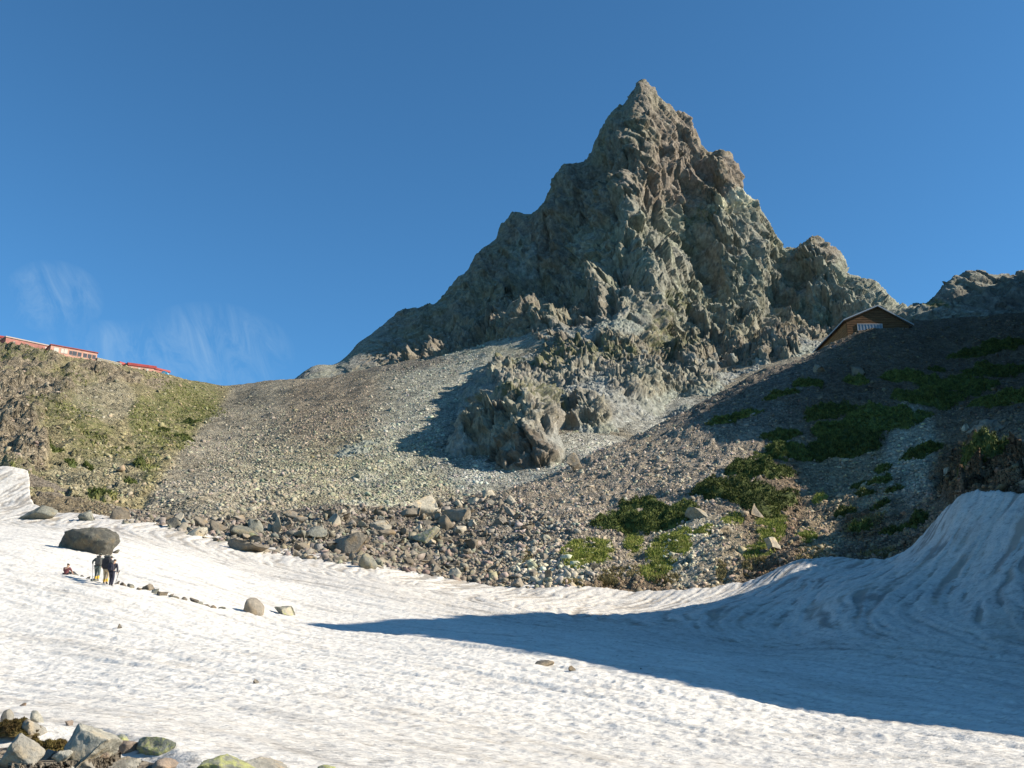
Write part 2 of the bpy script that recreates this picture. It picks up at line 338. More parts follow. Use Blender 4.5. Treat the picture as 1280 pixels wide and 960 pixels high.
tint = lerp(tint, tint*1.45, sm(U, 560, 680)*sm(V, 500, 560)*(V < 745)); tint = lerp(tint, tint*np.array([.66, .58, .50]), np.clip(sm(U+(V-480)*.55, 960, 1060), 0, 1)*(1-blob(U, V, 1140, 570, 70, 130)*.8))  # sun and shade put into the colour: lower slope lightened, upper right darkened
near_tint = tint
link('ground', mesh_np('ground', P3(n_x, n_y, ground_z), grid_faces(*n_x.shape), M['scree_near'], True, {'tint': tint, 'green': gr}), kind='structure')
class Top:
    pass
def z_ground(x, y): return near.z(x, y, np.maximum(ground_z, np.where(sn > 0, near_zs, -99)))
top_near = np.maximum(ground_z, np.where(sn > 0, near_zs, -99))
def at_near(u, v, y0=None, y1=None):
    s = near.Z; near.Z = top_near
    p = near.at(u, v, y0, y1); near.Z = s; return p

# snow: own fine sheet, sun-cupped, dirt combed down the fall line
su = (np.linspace(-130, 1420, 1120)-640)/FPX/CP; sy = np.exp(np.linspace(math.log(7), math.log(139), 860))
B, Y = np.meshgrid(su, sy); X = B*Y
t_ = snow_t(X, Y); Z = near.z(X, Y)+t_
gx, gy = np.meshgrid(np.arange(-70, 85, .2), np.arange(6, 142, .2))
gw = sm(gy-np.interp(640+gx/gy*FPX*CP, [-200, 370, 640, 900, 1280, 1500], [90, 72, 54, 42, 31, 28]), 0, 22)
rr_ = np.hypot(gx, gy); kk = np.interp(gw, [0, .25, .6, 1], [.85, .3, -.02, -.38])+.5*fbm(P3(gx/2.6, gy/3.4, 0*gx), 3, 91); fx, fy = -gx/rr_+kk, -gy/rr_; l = np.hypot(fx, fy); fx, fy = fx/l, fy/l
wn = rng.random(gx.shape).astype(np.float32); acc = np.zeros_like(wn); cnt = 0
wn2 = np.kron(rng.random((gx.shape[0]//2+1, gx.shape[1]//2+1)), np.ones((2, 2)))[:gx.shape[0], :gx.shape[1]]
def bil(a, i, j):
    i = np.clip(i, 0, a.shape[0]-1.001); j = np.clip(j, 0, a.shape[1]-1.001); i0 = i.astype(int); j0 = j.astype(int); di = i-i0; dj = j-j0
    return (a[i0, j0]*(1-dj)+a[i0, j0+1]*dj)*(1-di)+(a[i0+1, j0]*(1-dj)+a[i0+1, j0+1]*dj)*di
I0, J0 = np.meshgrid(np.arange(gx.shape[0], dtype=float), np.arange(gx.shape[1], dtype=float), indexing='ij')
acc2 = np.zeros_like(wn)
for sg in (1, -1):
    I, J = I0.copy(), J0.copy()
    for k in range(26):
        a, b = bil(fy, I, J), bil(fx, I, J); I = I+sg*a; J = J+sg*b
        if k < 12: acc += bil(wn, I, J)
        acc2 += bil(wn2, I, J)
z1 = (acc-acc.mean())/acc.std(); z2 = (acc2-acc2.mean())/acc2.std()
def onsnow(a): return bil(a, (Y-6)/.2, (X+70)/.2)
s1, s2 = onsnow(z1), onsnow(z2)
Us, Vs = uv_of(X, Y, Z)
wall = sm(Y-np.interp(640+B*FPX*CP, [-200, 370, 640, 900, 1280, 1500], [90, 78, 58, 45, 33, 30]), 0, 14)
patch = np.clip(.5+.9*fbm(P3(X/9, Y/9, 0*X), 4, 77), 0, 1.3)
wd = sm(Y-np.interp(640+B*FPX*CP, [-200, 370, 640, 900, 1280, 1500], [90, 66, 46, 36, 27, 26]), 0, 9)
pb = np.clip(.3+1.1*fbm(P3(X/5, Y/7, 0*X+4), 3, 78), 0, 1.2)
wg = wd*(.35+.65*wall)
dirt = np.clip((s2-.1)*.5, 0, 1)*(.36+.7*wg)*(.3+.8*patch)+np.clip((s1-.45)*.75, 0, 1)*(.26+1.5*wg)*(.25+.95*pb)*(.55+.9*np.clip(fbm(P3(X/1.1, Y/1.6, 0*X), 2, 93)+.5, 0, 1.2))+.2*wd+.28*wd*np.clip(fbm(P3(X/.45, Y/.9, 0*X), 3, 95)-.05, 0, 1)
dirt += .55*np.clip(1-t_/.35, 0, 1)*(.4+.6*noise(P3(X, Y, 0*X), 9)**2)
cup = ridged(P3(X/.42, Y/.5, 0*X), 2, 41)*.022+.02*ridged(P3(X/1.1, Y/.8, 0*X), 2, 42)+.035*fbm(P3(X/3.2, Y/4.2, 0*X), 3, 44)*sm(Y, 14, 40)
cup -= (.008*np.clip(s2, -1, 2.5)+.014*np.clip(s1, -1, 2.5))*wall*sm(t_, .2, .5)+.03*np.clip(s1, -1, 2)
link('snow', mesh_np('snow', P3(X, Y, Z+cup*np.clip(t_/.3, 0, 1)), grid_faces(*X.shape), M['snow'], True, {'dirt': np.clip(dirt, 0, 1)}), kind='structure')

# ground behind the viewer
gx, gy = np.meshgrid(np.linspace(-420, 420, 85), np.linspace(-420, 4.6, 60))
link('valley_floor', mesh_np('valley_floor', P3(gx, gy, -2.3+.04*np.minimum(gy, 0)*1.+.8*fbm(P3(gx/30, gy/30, 0*gx), 3, 8)*sm(-gy, 5, 40)), grid_faces(60, 85), M['scree_near'], True, {'tint': np.full((60*85, 3), .3), 'green': np.zeros(60*85)}), kind='structure')

# scree fan and the hillside on the left
X, Y, Z = far.X, far.Y, far.Z.copy(); U, V = uv_of(X, Y, Z); p0 = P3(X, Y, Z)
gully = np.interp(V, [485, 500, 555, 600, 640], [292, 283, 236, 204, 176])
hill = sm(gully-U, -4, 10); hcalm = 1-.8*sm(Y, 395, 425)
fan_top = sm(Y, 380, 420)
Z += (.9*fbm(p0/22, 4, 21)+.5*fbm(p0/6, 3, 23))*(1-.6*hill*(1-hcalm))+hill*hcalm*(1.6*fbm(p0/14, 4, 25)+.8*facet(p0/5, 24))
crags = hill*np.clip(sum(blob(U, V, *b) for b in ((20, 520, 70, 60), (20, 570, 80, 60), (30, 450, 90, 50), (50, 490, 90, 40), (140, 470, 40, 18), (168, 473, 26, 14), (200, 480, 40, 16), (5, 480, 60, 60), (110, 465, 60, 20))), 0, 1)
pv = P3(X, Y, Z*1.5)
Z += crags*hcalm*(2.6*facet(pv/13, 27)+1.6*facet(pv/5.5, 28)+.9*facet(pv/2.4, 29)+1.0)
tint = np.zeros(X.shape+(3,)); tint[:] = (.272, .26, .215)
tint = lerp(tint, (.25, .215, .17), blob(U, V, 420, 520, 130, 120, 2)*.7)
band = np.clip(1-np.abs((U-560)+(V-470)*.62)/90, 0, 1)*sm(U, 400, 470)
tint = lerp(tint, (.31, .325, .29), np.clip(band*1.6, 0, 1))
tint = lerp(tint, (.27, .275, .20), blob(U, V, 440, 595, 230, 90, 3.2)*np.clip(.6+.5*fbm(p0/14, 3, 85), 0, 1)*.8)
tint = lerp(tint, (.27, .29, .27), np.maximum.reduce([blob(U, V, 600, 560, 110, 130), blob(U, V, 640, 415, 120, 40)]))
tint = lerp(tint, (.36, .38, .36), np.maximum.reduce([blob(U, V, 610, 590, 70, 30), blob(U, V, 680, 585, 150, 50), blob(U, V, 730, 560, 150, 40), blob(U, V, 840, 520, 150, 50)]))
tint = lerp(tint, (.20, .19, .17), blob(U, V, 450, 452, 230, 26)*.8)  # dark strip paints the peak's cast shadow along the fan top
ss, st = X*.991-Y*.136, X*.136+Y*.991; run = fbm(P3(ss/4.5, st/55, 0*X), 4, 83)+.6*fbm(P3(ss/14, st/90, 0*X), 3, 84); tint = tint*(1+.2*np.clip(run, -1.3, 1.3))[..., None]
tint = lerp(tint, (.275, .255, .16), hill); tint = lerp(tint, (.3, .285, .215), hill*np.maximum(blob(U, V, 130, 500, 80, 60), blob(U, V, 120, 600, 120, 60)*.6))
tint = lerp(tint, (.27, .24, .19), crags)
gr = .8*hill*np.clip(.06+sum(blob(U, V, *b)*k for b, k in (((180, 525, 40, 60), .9), ((235, 505, 90, 60), .9), ((215, 545, 60, 40), .8), ((260, 515, 50, 24), .8), ((80, 515, 110, 40), .45), ((110, 540, 70, 20), .6), ((130, 565, 90, 30), .4), ((185, 580, 30, 40), .7), ((30, 440, 90, 30), .6), ((128, 620, 40, 24), .7), ((20, 600, 60, 40), .5), ((70, 470, 140, 20), .4))), 0, 1)
gr += (1-hill)*.35*np.clip(blob(U, V, 210, 650, 120, 24)+blob(U, V, 560, 437, 300, 12)*.6, 0, 1)
tint = tint*np.array([1.16, 1.08, .98])*.86*(1-.12*hill)[..., None]
far_tint = tint
link('scree_slope', mesh_np('scree_slope', P3(X, Y, Z), grid_faces(*X.shape), M['scree_far'], True, {'tint': tint, 'green': gr}), kind='structure')
far_top = Z
def at_far(u, v, y0=None, y1=None):
    s = far.Z; far.Z = far_top; p = far.at(u, v, y0, y1); far.Z = s; return p

# rock peaks: columns resampled evenly along the slope, then broken up along the normal
def rock_sheet(name, L, rows, scale_fn, tint_fn, green_fn, seed):
    nc = L.X.shape[1]; ds = np.hypot(np.diff(L.Y, axis=0), np.diff(L.Z, axis=0)*1.15)/L.Y[:-1]
    cs = np.vstack([np.zeros(nc), np.cumsum(ds, 0)]); cs /= cs[-1]; q = np.linspace(0, 1, rows)
    Y = np.stack([np.interp(q, cs[:, k], L.Y[:, k]) for k in range(nc)], 1)
    X = Y*L.bx[None]; Z = L.z(X, Y)
    p = np.stack([X, Y, Z], -1)
    du = np.gradient(p, axis=1); dv = np.gradient(p, axis=0); n = np.cross(du, dv); n /= np.linalg.norm(n, axis=-1, keepdims=True)+1e-9
    U, V = uv_of(X, Y, Z); s, a = scale_fn(X, Y, Z, U, V)
    wp = P3(fbm(p/40, 3, seed+50), fbm(p/40+31, 3, seed+51), fbm(p/40+63, 3, seed+52))*5
    pw = (p+wp)*np.array([1, 1, .62])
    lean = P3(pw[..., 0]+.25*pw[..., 2], pw[..., 1], pw[..., 2])
    far_ = sm(p[..., 1], 280, 420) if name == 'mountain' else .6
    pj = p+.3*wp; ax = np.array([[-.36, .12, .925], [.30, .945, -.005], [.88, -.28, .38]]); j1 = pj@ax.T*np.array([.42, .8, 1.2]); j2 = p@ax.T*np.array([.5, .9, 1.15])      # joint planes: slabs leaning left
    l2 = (p+.25*wp)*np.array([1, 1, .72]); l3 = p*np.array([1, 1, .8])
    d = 3.0*far_*facet(lean/34, seed, .12)+5.6*facet(j1/14, seed+1, .32)*(.4+.6*far_)+3.3*facet(j1/6., seed+2, .36, .08)+1.5*facet(j2/2.9, seed+3, .36, .1)+.45*facet(p/1.4, seed+7, .3)
    d += 2.*(ridged(P3(p[..., 0]/26+p[..., 2]/90, p[..., 1]/26, p[..., 2]/120), 3, seed+4)-.8)
    if name == 'mountain':
        d += 6.*far_*(ridged(P3(p[..., 0]/34+p[..., 2]/160, p[..., 1]/110, p[..., 2]/170), 2, seed+11)-1.)+2.4*(ridged(P3(p[..., 0]/13+p[..., 2]/60, p[..., 1]/60, p[..., 2]/70), 2, seed+12)-.9)
        def along(line, w):
            best = np.full(U.shape, 1e9)
            for (a0, b0), (a1, b1) in zip(line[:-1], line[1:]):
                du_, dv_ = a1-a0, b1-b0; t_ = np.clip(((U-a0)*du_+(V-b0)*dv_)/(du_*du_+dv_*dv_), 0, 1); best = np.minimum(best, np.hypot(U-a0-t_*du_, V-b0-t_*dv_))
            return np.exp(-(best*(1+.35*noise(p/12, 401))/w)**2)
        cv = V.min(axis=0)[None]; a = a*(1-.55*np.exp(-np.maximum(V-cv, 0)/30)*(U < 790)*(Y > 400)-.25*np.exp(-np.maximum(V-cv, 0)/20)*(U >= 790)*(Y > 400))
        for line, w_, k_ in RIBS: d += k_*along(line, w_)
        lo = 1-sm(Y, 375, 405)                       # broken outcrops standing out of pale scree below the peak
        ob = np.clip(sum(blob(U, V, *b) for b in ((636, 525, 118, 72), (640, 468, 60, 36), (700, 462, 84, 46), (672, 492, 60, 30), (770, 440, 90, 60), (735, 512, 70, 44), (800, 478, 80, 40), (838, 430, 80, 60), (862, 470, 70, 40), (910, 432, 80, 60), (970, 432, 60, 40), (700, 430, 60, 20), (640, 570, 120, 50))), 0, 1)
        ob *= sm(fbm(p/11, 3, seed+20)+.35*ridged(p/7, 2, seed+21), -.8, -.15); out = ob*lo
        a = a*(1-lo*(1-ob)*.72); d += out*(.4+2.2*facet(l2/9, seed+22, .5)+2.2*facet(j1/4.2, seed+24, .5)+1.2*facet(j2/1.9, seed+25, .45)+.5*facet(p/.9, seed+26, .4))
        col = blob(U, V, 632, 522, 112, 40)*lo; d += col*1.1*ridged(P3(p[..., 0]/2.6, p[..., 1]/9, p[..., 2]/16), 2, seed+23)
        s_scree = lo*(1-ob)
    else: s_scree = 0*Y
    P = p+n*(d*a+s_scree*(.45*facet(p/1.9, seed+31)+.35*facet(p/.95, seed+32)))[..., None]
    P[..., 2] += a*.5*fbm(p/2.2, 2, seed+5)
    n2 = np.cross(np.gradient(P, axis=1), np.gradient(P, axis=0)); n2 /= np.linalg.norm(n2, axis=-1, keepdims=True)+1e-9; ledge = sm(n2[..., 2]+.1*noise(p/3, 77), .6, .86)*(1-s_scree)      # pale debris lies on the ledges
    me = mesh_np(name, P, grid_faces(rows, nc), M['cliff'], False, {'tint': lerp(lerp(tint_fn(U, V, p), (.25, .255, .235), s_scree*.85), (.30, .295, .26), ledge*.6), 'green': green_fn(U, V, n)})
    link(name, me, kind='structure'); return P, U, V
RIBS = [([(800, 115), (776, 200), (790, 300), (832, 400)], 16, 5.), ([(898, 215), (885, 262), (925, 330)], 14, 4.), ([(846, 225), (842, 270), (884, 320), (905, 450)], 15, -7.), ([(742, 205), (712, 290), (690, 390)], 14, -6.),
 ([(690, 272), (655, 340), (625, 410)], 12, 5.), ([(745, 320), (752, 385)], 10, 5.), ([(972, 315), (992, 335), (955, 400), (920, 440)], 15, -8.), ([(1016, 310), (1052, 360)], 12, 3.), ([(820, 160), (850, 250), (862, 330)], 10, 3.5), ([(1060, 340), (1010, 400)], 14, -6.),
 ([(600, 330), (570, 400)], 9, 3.), ([(868, 300), (940, 300)], 9, -4.), ([(640, 270), (600, 380)], 10, -4.), ([(780, 330), (760, 400)], 9, -5.)]        # ribs and gullies of the face
peak = Land(PEAK, 330, 1190, 940, 182, 640, 700)
def pk_scale(X, Y, Z, U, V):
    a = .62+.38*sm(Y, 300, 440); a = a*(1-.85*sm(-U, -530, -450))*(1-.35*sm(-U, -720, -580)*sm(Y, 470, 540))*(1-.55*sm(-V, -210, -105)*1.)*(1-.4*sm(Y, 545, 590))
    return None, a
def pk_tint(U, V, p):
    t = np.zeros(U.shape+(3,)); t[:] = (.205, .18, .15)
    t = lerp(t, (.215, .175, .145), np.clip(blob(U, V, 870, 200, 130, 130)*.6+blob(U, V, 640, 290, 120, 120)*.5, 0, 1))
    t = lerp(t, (.23, .235, .2), np.clip(blob(U, V, 880, 330, 300, 160)*.7+blob(U, V, 1080, 360, 150, 90), 0, 1))
    t = lerp(t, (.24, .25, .235), blob(U, V, 655, 325, 40, 60)*.8)
    t = lerp(t, (.42, .40, .33), np.clip(blob(U, V, 925, 248, 50, 24)+blob(U, V, 905, 262, 40, 16), 0, 1))
    t = lerp(t, (.25, .235, .205), sm(-p[..., 1], -360, -300))
    t = lerp(t, (.15, .13, .11), blob(U, V, 640, 568, 110, 46))  # deep shade of the lower cliff painted into its colour
    return t*np.array([.98, .94, .88])
def pk_green(U, V, n):
    up = sm(n[..., 2], .5, .75)
    return np.clip(sum(blob(U, V, *b) for b in ((655, 492, 70, 14), (690, 500, 40, 30), (600, 500, 40, 10), (880, 270, 50, 18), (850, 375, 50, 20), (830, 410, 40, 20), (690, 450, 60, 20), (845, 425, 70, 40), (740, 440, 120, 30), (640, 452, 60, 12))), 0, 1)*.62+up*.12
peak_P, peak_U, peak_V = rock_sheet('mountain', peak, 920, pk_scale, pk_tint, pk_green, 137)
crag = Land(CRAG, 1110, 1460, 260, 228, 310, 160)
rock_sheet('hill', crag, 230, lambda X, Y, Z, U, V: (None, .34+0*X), lambda U, V, p: np.zeros(U.shape+(3,))+(.165, .15, .13), lambda U, V, n: blob(U, V, 1165, 378, 40, 10)*.9+.1*sm(n[..., 2], .6, .8), 201)

# the ridge beyond the right edge of the frame, whose shadow lies over the snow bank
EDGE = [(1280,930),(1100,905),(900,866),(700,825),(500,795),(370,780),(600,768),(930,737),(1000,712),(1060,670),(1040,640),(1000,615),(985,595),(950,575),(960,560),(880,555),(840,535),(960,470)]
SD = (math.cos(SUN_EL)*math.cos(SUN_A), -math.cos(SUN_EL)*math.sin(SUN_A), math.sin(SUN_EL))
hh = []
for u_, v_ in EDGE:
    q_ = at_near(u_, v_); k_ = (.56*q_.y+14-q_.x)/(SD[0]-.56*SD[1]); hh.append((q_.y+k_*SD[1], q_.z+k_*SD[2]))
hh = sorted(hh)+[(205., 101.), (222., 108.)]; print('RIDGE', [(round(a, 1), round(b, 1)) for a, b in hh])
HY = [-60, 0, 12]+[a for a, b in hh]+[hh[-1][0]+15, hh[-1][0]+60, 320]; HZ = [-6, -4, 0]+[b for a, b in hh]+[hh[-1][1]+6, hh[-1][1]+2, 100]
tt, qq = np.meshgrid(np.linspace(-60, 300, 420), np.linspace(-1, 1, 110))
H = np.interp(tt, HY, HZ); foot = np.where(tt < 60, -3., -3+(tt-60)*.33)
prof = np.where(qq < 0, (1-np.abs(qq))**1.0, (1-np.abs(qq))**.9)
X = .56*tt+14+np.where(qq < 0, qq*11, qq*70); Y = tt+np.where(qq < 0, qq*-4, qq*-20); Z = foot+(H-foot)*prof
p = P3(X, Y, Z); w = np.clip(np.abs(qq)*6, 0, 1)*np.clip((H+3)/14, 0, 1)
Z = Z+w*(2.2*facet(p/9, 61)+1.0*facet(p/3.5, 62)); X = X+w*1.6*facet(p/7, 63)*np.where(qq < 0, 1, 1)
Z = Z+(1-w)*.7*facet(p/4, 65)*np.clip((H+3)/14, 0, 1)
link('ridge', mesh_np('ridge', P3(X, Y, Z), grid_faces(*X.shape)[:, ::-1], M['cliff'], False, {'tint': np.zeros(X.shape+(3,))+(.21, .185, .15), 'green': np.full(X.size, .15)}), kind='structure')
# ------------------------------------------------------------------ stones
def ico(sub):
    bm = bmesh.new(); bmesh.ops.create_icosphere(bm, subdivisions=sub, radius=1)
    bm.verts.ensure_lookup_table(); v = np.array([x.co[:] for x in bm.verts]); f = np.array([[q.index for q in t.verts] for t in bm.faces]); bm.free(); return v, f
ICO = {k: ico(k) for k in (1, 2, 3, 4, 5)}
def stone_verts(seed, sub, cuts=12, rough=.06, roundness=0.):
    """a boulder: a ball cut by random planes, then weathered"""
    r = np.random.default_rng(seed); v, f = ICO[sub]; v = v.copy()
    for k in range(cuts):
        n = r.normal(size=3); n /= np.linalg.norm(n); d = r.uniform(.22, .5)+roundness*.4
        h = np.maximum(v@n-d, 0); v -= h[:, None]*n*(1-roundness*.4)
    b = np.abs(v).max(0); v = v/b
    if rough: 
        o = r.uniform(0, 90, 3); nrm = v/np.linalg.norm(v, axis=1, keepdims=True)
        v += nrm*(rough*fbm(v*2.2+o, 4, seed % 97)+rough*.7*facet(v*3+o, seed % 89))[:, None]
    return v, f
def stone(name, seed, size, mat, sub=3, cuts=13, rough=.05, roundness=0., smooth=False):
    v, f = stone_verts(seed, sub, cuts, rough, roundness)
    return mesh_np(name, v*np.array(size)/2, f, mat, smooth)
def put(o, p, h, sink=.25, rz=0., tilt=(0, 0)):
    o.location = Vector(p)+Vector((0, 0, h*(.5-sink))); o.rotation_euler = (tilt[0], tilt[1], rz)
def boulder(u, v, w, h, label, mat='grey', seed=0, at=None, depth=.85, sub=3, cuts=13, rough=.05, roundness=0., sink=.3, group=None, name='boulder', tilt=(0, 0), cat='boulder', smooth=False, rz=0.):
    """stone whose foot is met at (u, v), as wide and high as it looks there"""
    p = (at or at_near)(u, v); k = p.y/FPX*1.03; W, H = w*k, h*k*1.15/(1-sink)
    o = link(name, stone(name, seed or int(u*31+v), (W, W*depth, H), M[mat], sub, cuts, rough, roundness, smooth), label=label, category=cat)
    if group: o['group'] = group
    put(o, p+Vector((0, W*depth*.35, 0)), H, sink, rz, tilt); return o
# on the snow
boulder(103, 691, 70, 28, 'huge dark boulder alone on the snow behind the hikers', 'dark', 5, roundness=.5, depth=.8, sub=5, cuts=9, rough=.09, sink=.45)
boulder(143, 692, 9, 5, 'small dark stone at the right foot of the huge dark boulder', 'dark', sub=2)
boulder(317, 768, 29, 18, 'rounded grey boulder alone on the snow, taller of a close pair', 'grey', 14, roundness=.5, sub=4, sink=.42, cuts=8)
boulder(352, 769, 28, 10, 'low yellowish flat boulder beside the rounded one on the snow', 'lichen', 9, sub=4)
boulder(149, 787, 6, 6, 'tiny grey stone on the open snow below the hikers', 'grey', sub=2, name='stone', cat='stone')
boulder(318, 856, 9, 8, 'small grey stone alone on the sunlit snow in the centre left foreground', 'grey', sub=3, name='stone', cat='stone')
boulder(678, 834, 30, 7, 'long low brown stone on the edge of the shadow over the snow', 'brown', sub=3, name='stone', cat='stone')
boulder(717, 841, 12, 7, 'small squarish brown stone on the edge of the shadow over the snow', 'brown', sub=3, name='stone', cat='stone')
boulder(802, 838, 4, 3, 'tiny dark stone in the shaded snow trough', 'dark', sub=2, name='stone', cat='stone')
boulder(37, 650, 56, 17, 'low mossy green boulder at the far left edge of the snow', 'green', 21, roundness=.2, sub=4, sink=.42, cuts=9)
# the low row of stones by the hikers
rr = random.Random(3)
for i, (u, v, w, h) in enumerate([(93, 721, 9, 4), (101, 722, 8, 4), (108, 725, 9, 4), (116, 728, 8, 4), (146, 731, 8, 4), (154, 734, 11, 5), (163, 736, 13, 6), (172, 738, 9, 5), (182, 739, 17, 8), (192, 743, 12, 6), (201, 746, 15, 7), (210, 748, 12, 6), (218, 750, 14, 5), (228, 752, 11, 5), (240, 754, 17, 6), (249, 757, 9, 4), (257, 758, 13, 4), (266, 760, 10, 3), (275, 762, 13, 3)]):
    lab = {8: 'reddish pointed stone, tallest of the row trailing off from the hikers'}.get(i, 'small brown stone in the row trailing across the snow beside the hikers')
    boulder(u, v, w, h, lab, 'brown' if i % 3 else 'green', 300+i, sub=2, name='stone', cat='stone', sink=.3, group='row of stones across the snow by the hikers')
# named blocks of the boulder field and slope
for u, v, w, h, mat, lab, kw in [
 (435, 696, 60, 42, 'grey', 'biggest block of the boulder field, a tilted grey slab at the snow edge', dict(tilt=(.2, .45), cuts=11)),
 (307, 690, 52, 17, 'grey', 'flat wedge shaped grey block lying on the snow at the boulder field edge', dict(tilt=(0, -.15))),
 (530, 648, 36, 25, 'pale', 'tall pale topped block at the upper back of the boulder field', dict(tilt=(0, -.3), cuts=11)),
 (610, 623, 24, 19, 'pale', 'upright pale brown block at the top right of the boulder field', dict(cuts=11)),
 (626, 632, 15, 12, 'brown', 'small brown block just right of the upright pale block', {}),
 (641, 632, 15, 12, 'pale', 'small sunlit cube like block at the right end of the boulder field crest', dict(cuts=6)),
 (574, 634, 13, 9, 'pale', 'small pale stone alone on the scree just above the boulder field', {}),
 (570, 654, 40, 22, 'grey', 'broad grey slab leaning in the middle of the boulder field crest', dict(tilt=(.3, .2), cuts=11)),
 (475, 664, 28, 14, 'pale', 'pale flat topped block in the centre of the boulder field', {}),
 (529, 682, 38, 21, 'lichen', 'yellow lichened block in the middle of the boulder field', dict(sub=4)),
 (412, 652, 25, 23, 'brown', 'steep brown block standing among darker rocks in the boulder field', dict(cuts=11)),
 (390, 676, 34, 20, 'green', 'greenish block beside the tilted slab in the boulder field', {}),
 (379, 688, 22, 12, 'pale', 'pale low block at the snow edge left of the tilted slab', {}),
 (300, 674, 36, 16, 'green', 'greenish grey low block behind the flat wedge block', {}),
 (268, 667, 26, 15, 'brown', 'brown rounded block near the left end of the boulder field', dict(roundness=.3)),
 (245, 671, 28, 11, 'pale', 'pale flat block on the snow at the left end of the boulder field', {}),
 (217, 661, 27, 19, 'dark', 'dark brown block at the left tip of the boulder field', {}),
 (367, 652, 36, 12, 'grey', 'long flat grey block along the upper edge of the boulder field', {}),
 (322, 666, 26, 15, 'green', 'grey green block left of the boulder field centre by a grass tuft', {}),
 (461, 712, 26, 17, 'green', 'lichened round block touching the snow below the tilted slab', dict(roundness=.3)),
 (442, 703, 15, 13, 'brown', 'small upright block between the tilted slab and the snow', {}),
 (571, 723, 22, 12, 'pale', 'pale block at the snow edge on the right of the boulder field', {}),
 (626, 658, 27, 14, 'grey', 'flat grey block on the right part of the boulder field', {}),
 (108, 652, 26, 15, 'green', 'grey green block by the snow edge above the huge dark boulder', {}),
 (142, 650, 28, 15, 'brown', 'brown domed block by the snow edge left of the boulder field', dict(roundness=.3)),
 (722, 590, 29, 22, 'brown', 'cracked brown boulder alone on the crest of the spur', dict(sub=4, cuts=8)),
 (880, 650, 40, 13, 'pale', 'pale flat slab between two dwarf pine mats', {}),
 (912, 669, 25, 15, 'pale', 'pale block under the pale flat slab by the bright grass', {}),
 (968, 690, 22, 15, 'pale', 'pale stone over a dark hollow in the grassy slope', {}),
 (948, 650, 20, 18, 'grey', 'cluster like cracked grey block left of the bright grass strip', {}),
 (943, 722, 13, 9, 'brown', 'small brown block near the snow edge under the bright grass', {}),
 (741, 712, 15, 11, 'dark', 'dark grey block at the foot of the bright green grass patch', {}),
 (1242, 545, 46, 22, 'grey', 'pale rock hump in the shade on the far right slope', dict(sub=4, cuts=18, rough=.22)),
 (1208, 541, 12, 10, 'pale', 'small pale stone left of the pale rock hump in the shade', {}),
 (1187, 590, 16, 10, 'pale', 'small pale stone in the shade above the snow bank', {}),
 (1075, 470, 18, 12, 'brown', 'dark boulder in the shade straight below the hut', {}),
 (1025, 466, 20, 11, 'brown', 'brown boulder in the shade left below the hut', {})]:
    boulder(u, v, w, h, lab, mat, **kw)
# the rest of the boulder field: copies of a dozen stones
protos = []
for k in range(14):
    protos.append([stone('boulder', 900+k, (1, .85, .75), M[('grey', 'brown', 'grey', 'pale', 'green', 'grey', 'brown')[k % 7]], 3, 12, .05)])
def inside(u, v):
    lo = np.interp(u, [185, 250, 330, 450, 540, 620, 690], [655, 672, 692, 708, 720, 734, 738]); hi = np.interp(u, [185, 300, 420, 540, 600, 650, 690], [647, 650, 642, 630, 622, 622, 650])
    return hi < v < lo
rr = random.Random(11); placed = []; tries = 0
fieldlab = ['angular grey or brown block heaped among others in the boulder field', 'boulders heaped in the boulder field']
while len(placed) < 225 and tries < 20000:
    tries += 1; u = rr.uniform(190, 690); v = rr.uniform(622, 738)
    if not inside(u, v): continue
    w = min(34, max(9, rr.lognormvariate(2.6, .38)))*(1 if u < 600 else .75)
    if any(abs(u-a)*1.0+abs(v-b)*1.9 < .47*(w+c) for a, b, c in placed): continue
    placed.append((u, v, w))
for i, (u, v, w) in enumerate(placed):
    p = at_near(u, v); W = w*p.y/FPX*1.15
    o = bpy.data.objects.new('boulder', rr.choice(protos)[0]); COL.objects.link(o)
    o.scale = (W*rr.uniform(.8, 1.15), W*rr.uniform(.8, 1.2), W*rr.uniform(.7, 1.15)); o.rotation_euler = (rr.gauss(0, .35), rr.gauss(0, .35), rr.uniform(0, 6.28))
    o.location = p+Vector((0, 0, W*.14)); o['label'], o['group'] = fieldlab; o['category'] = 'boulder'

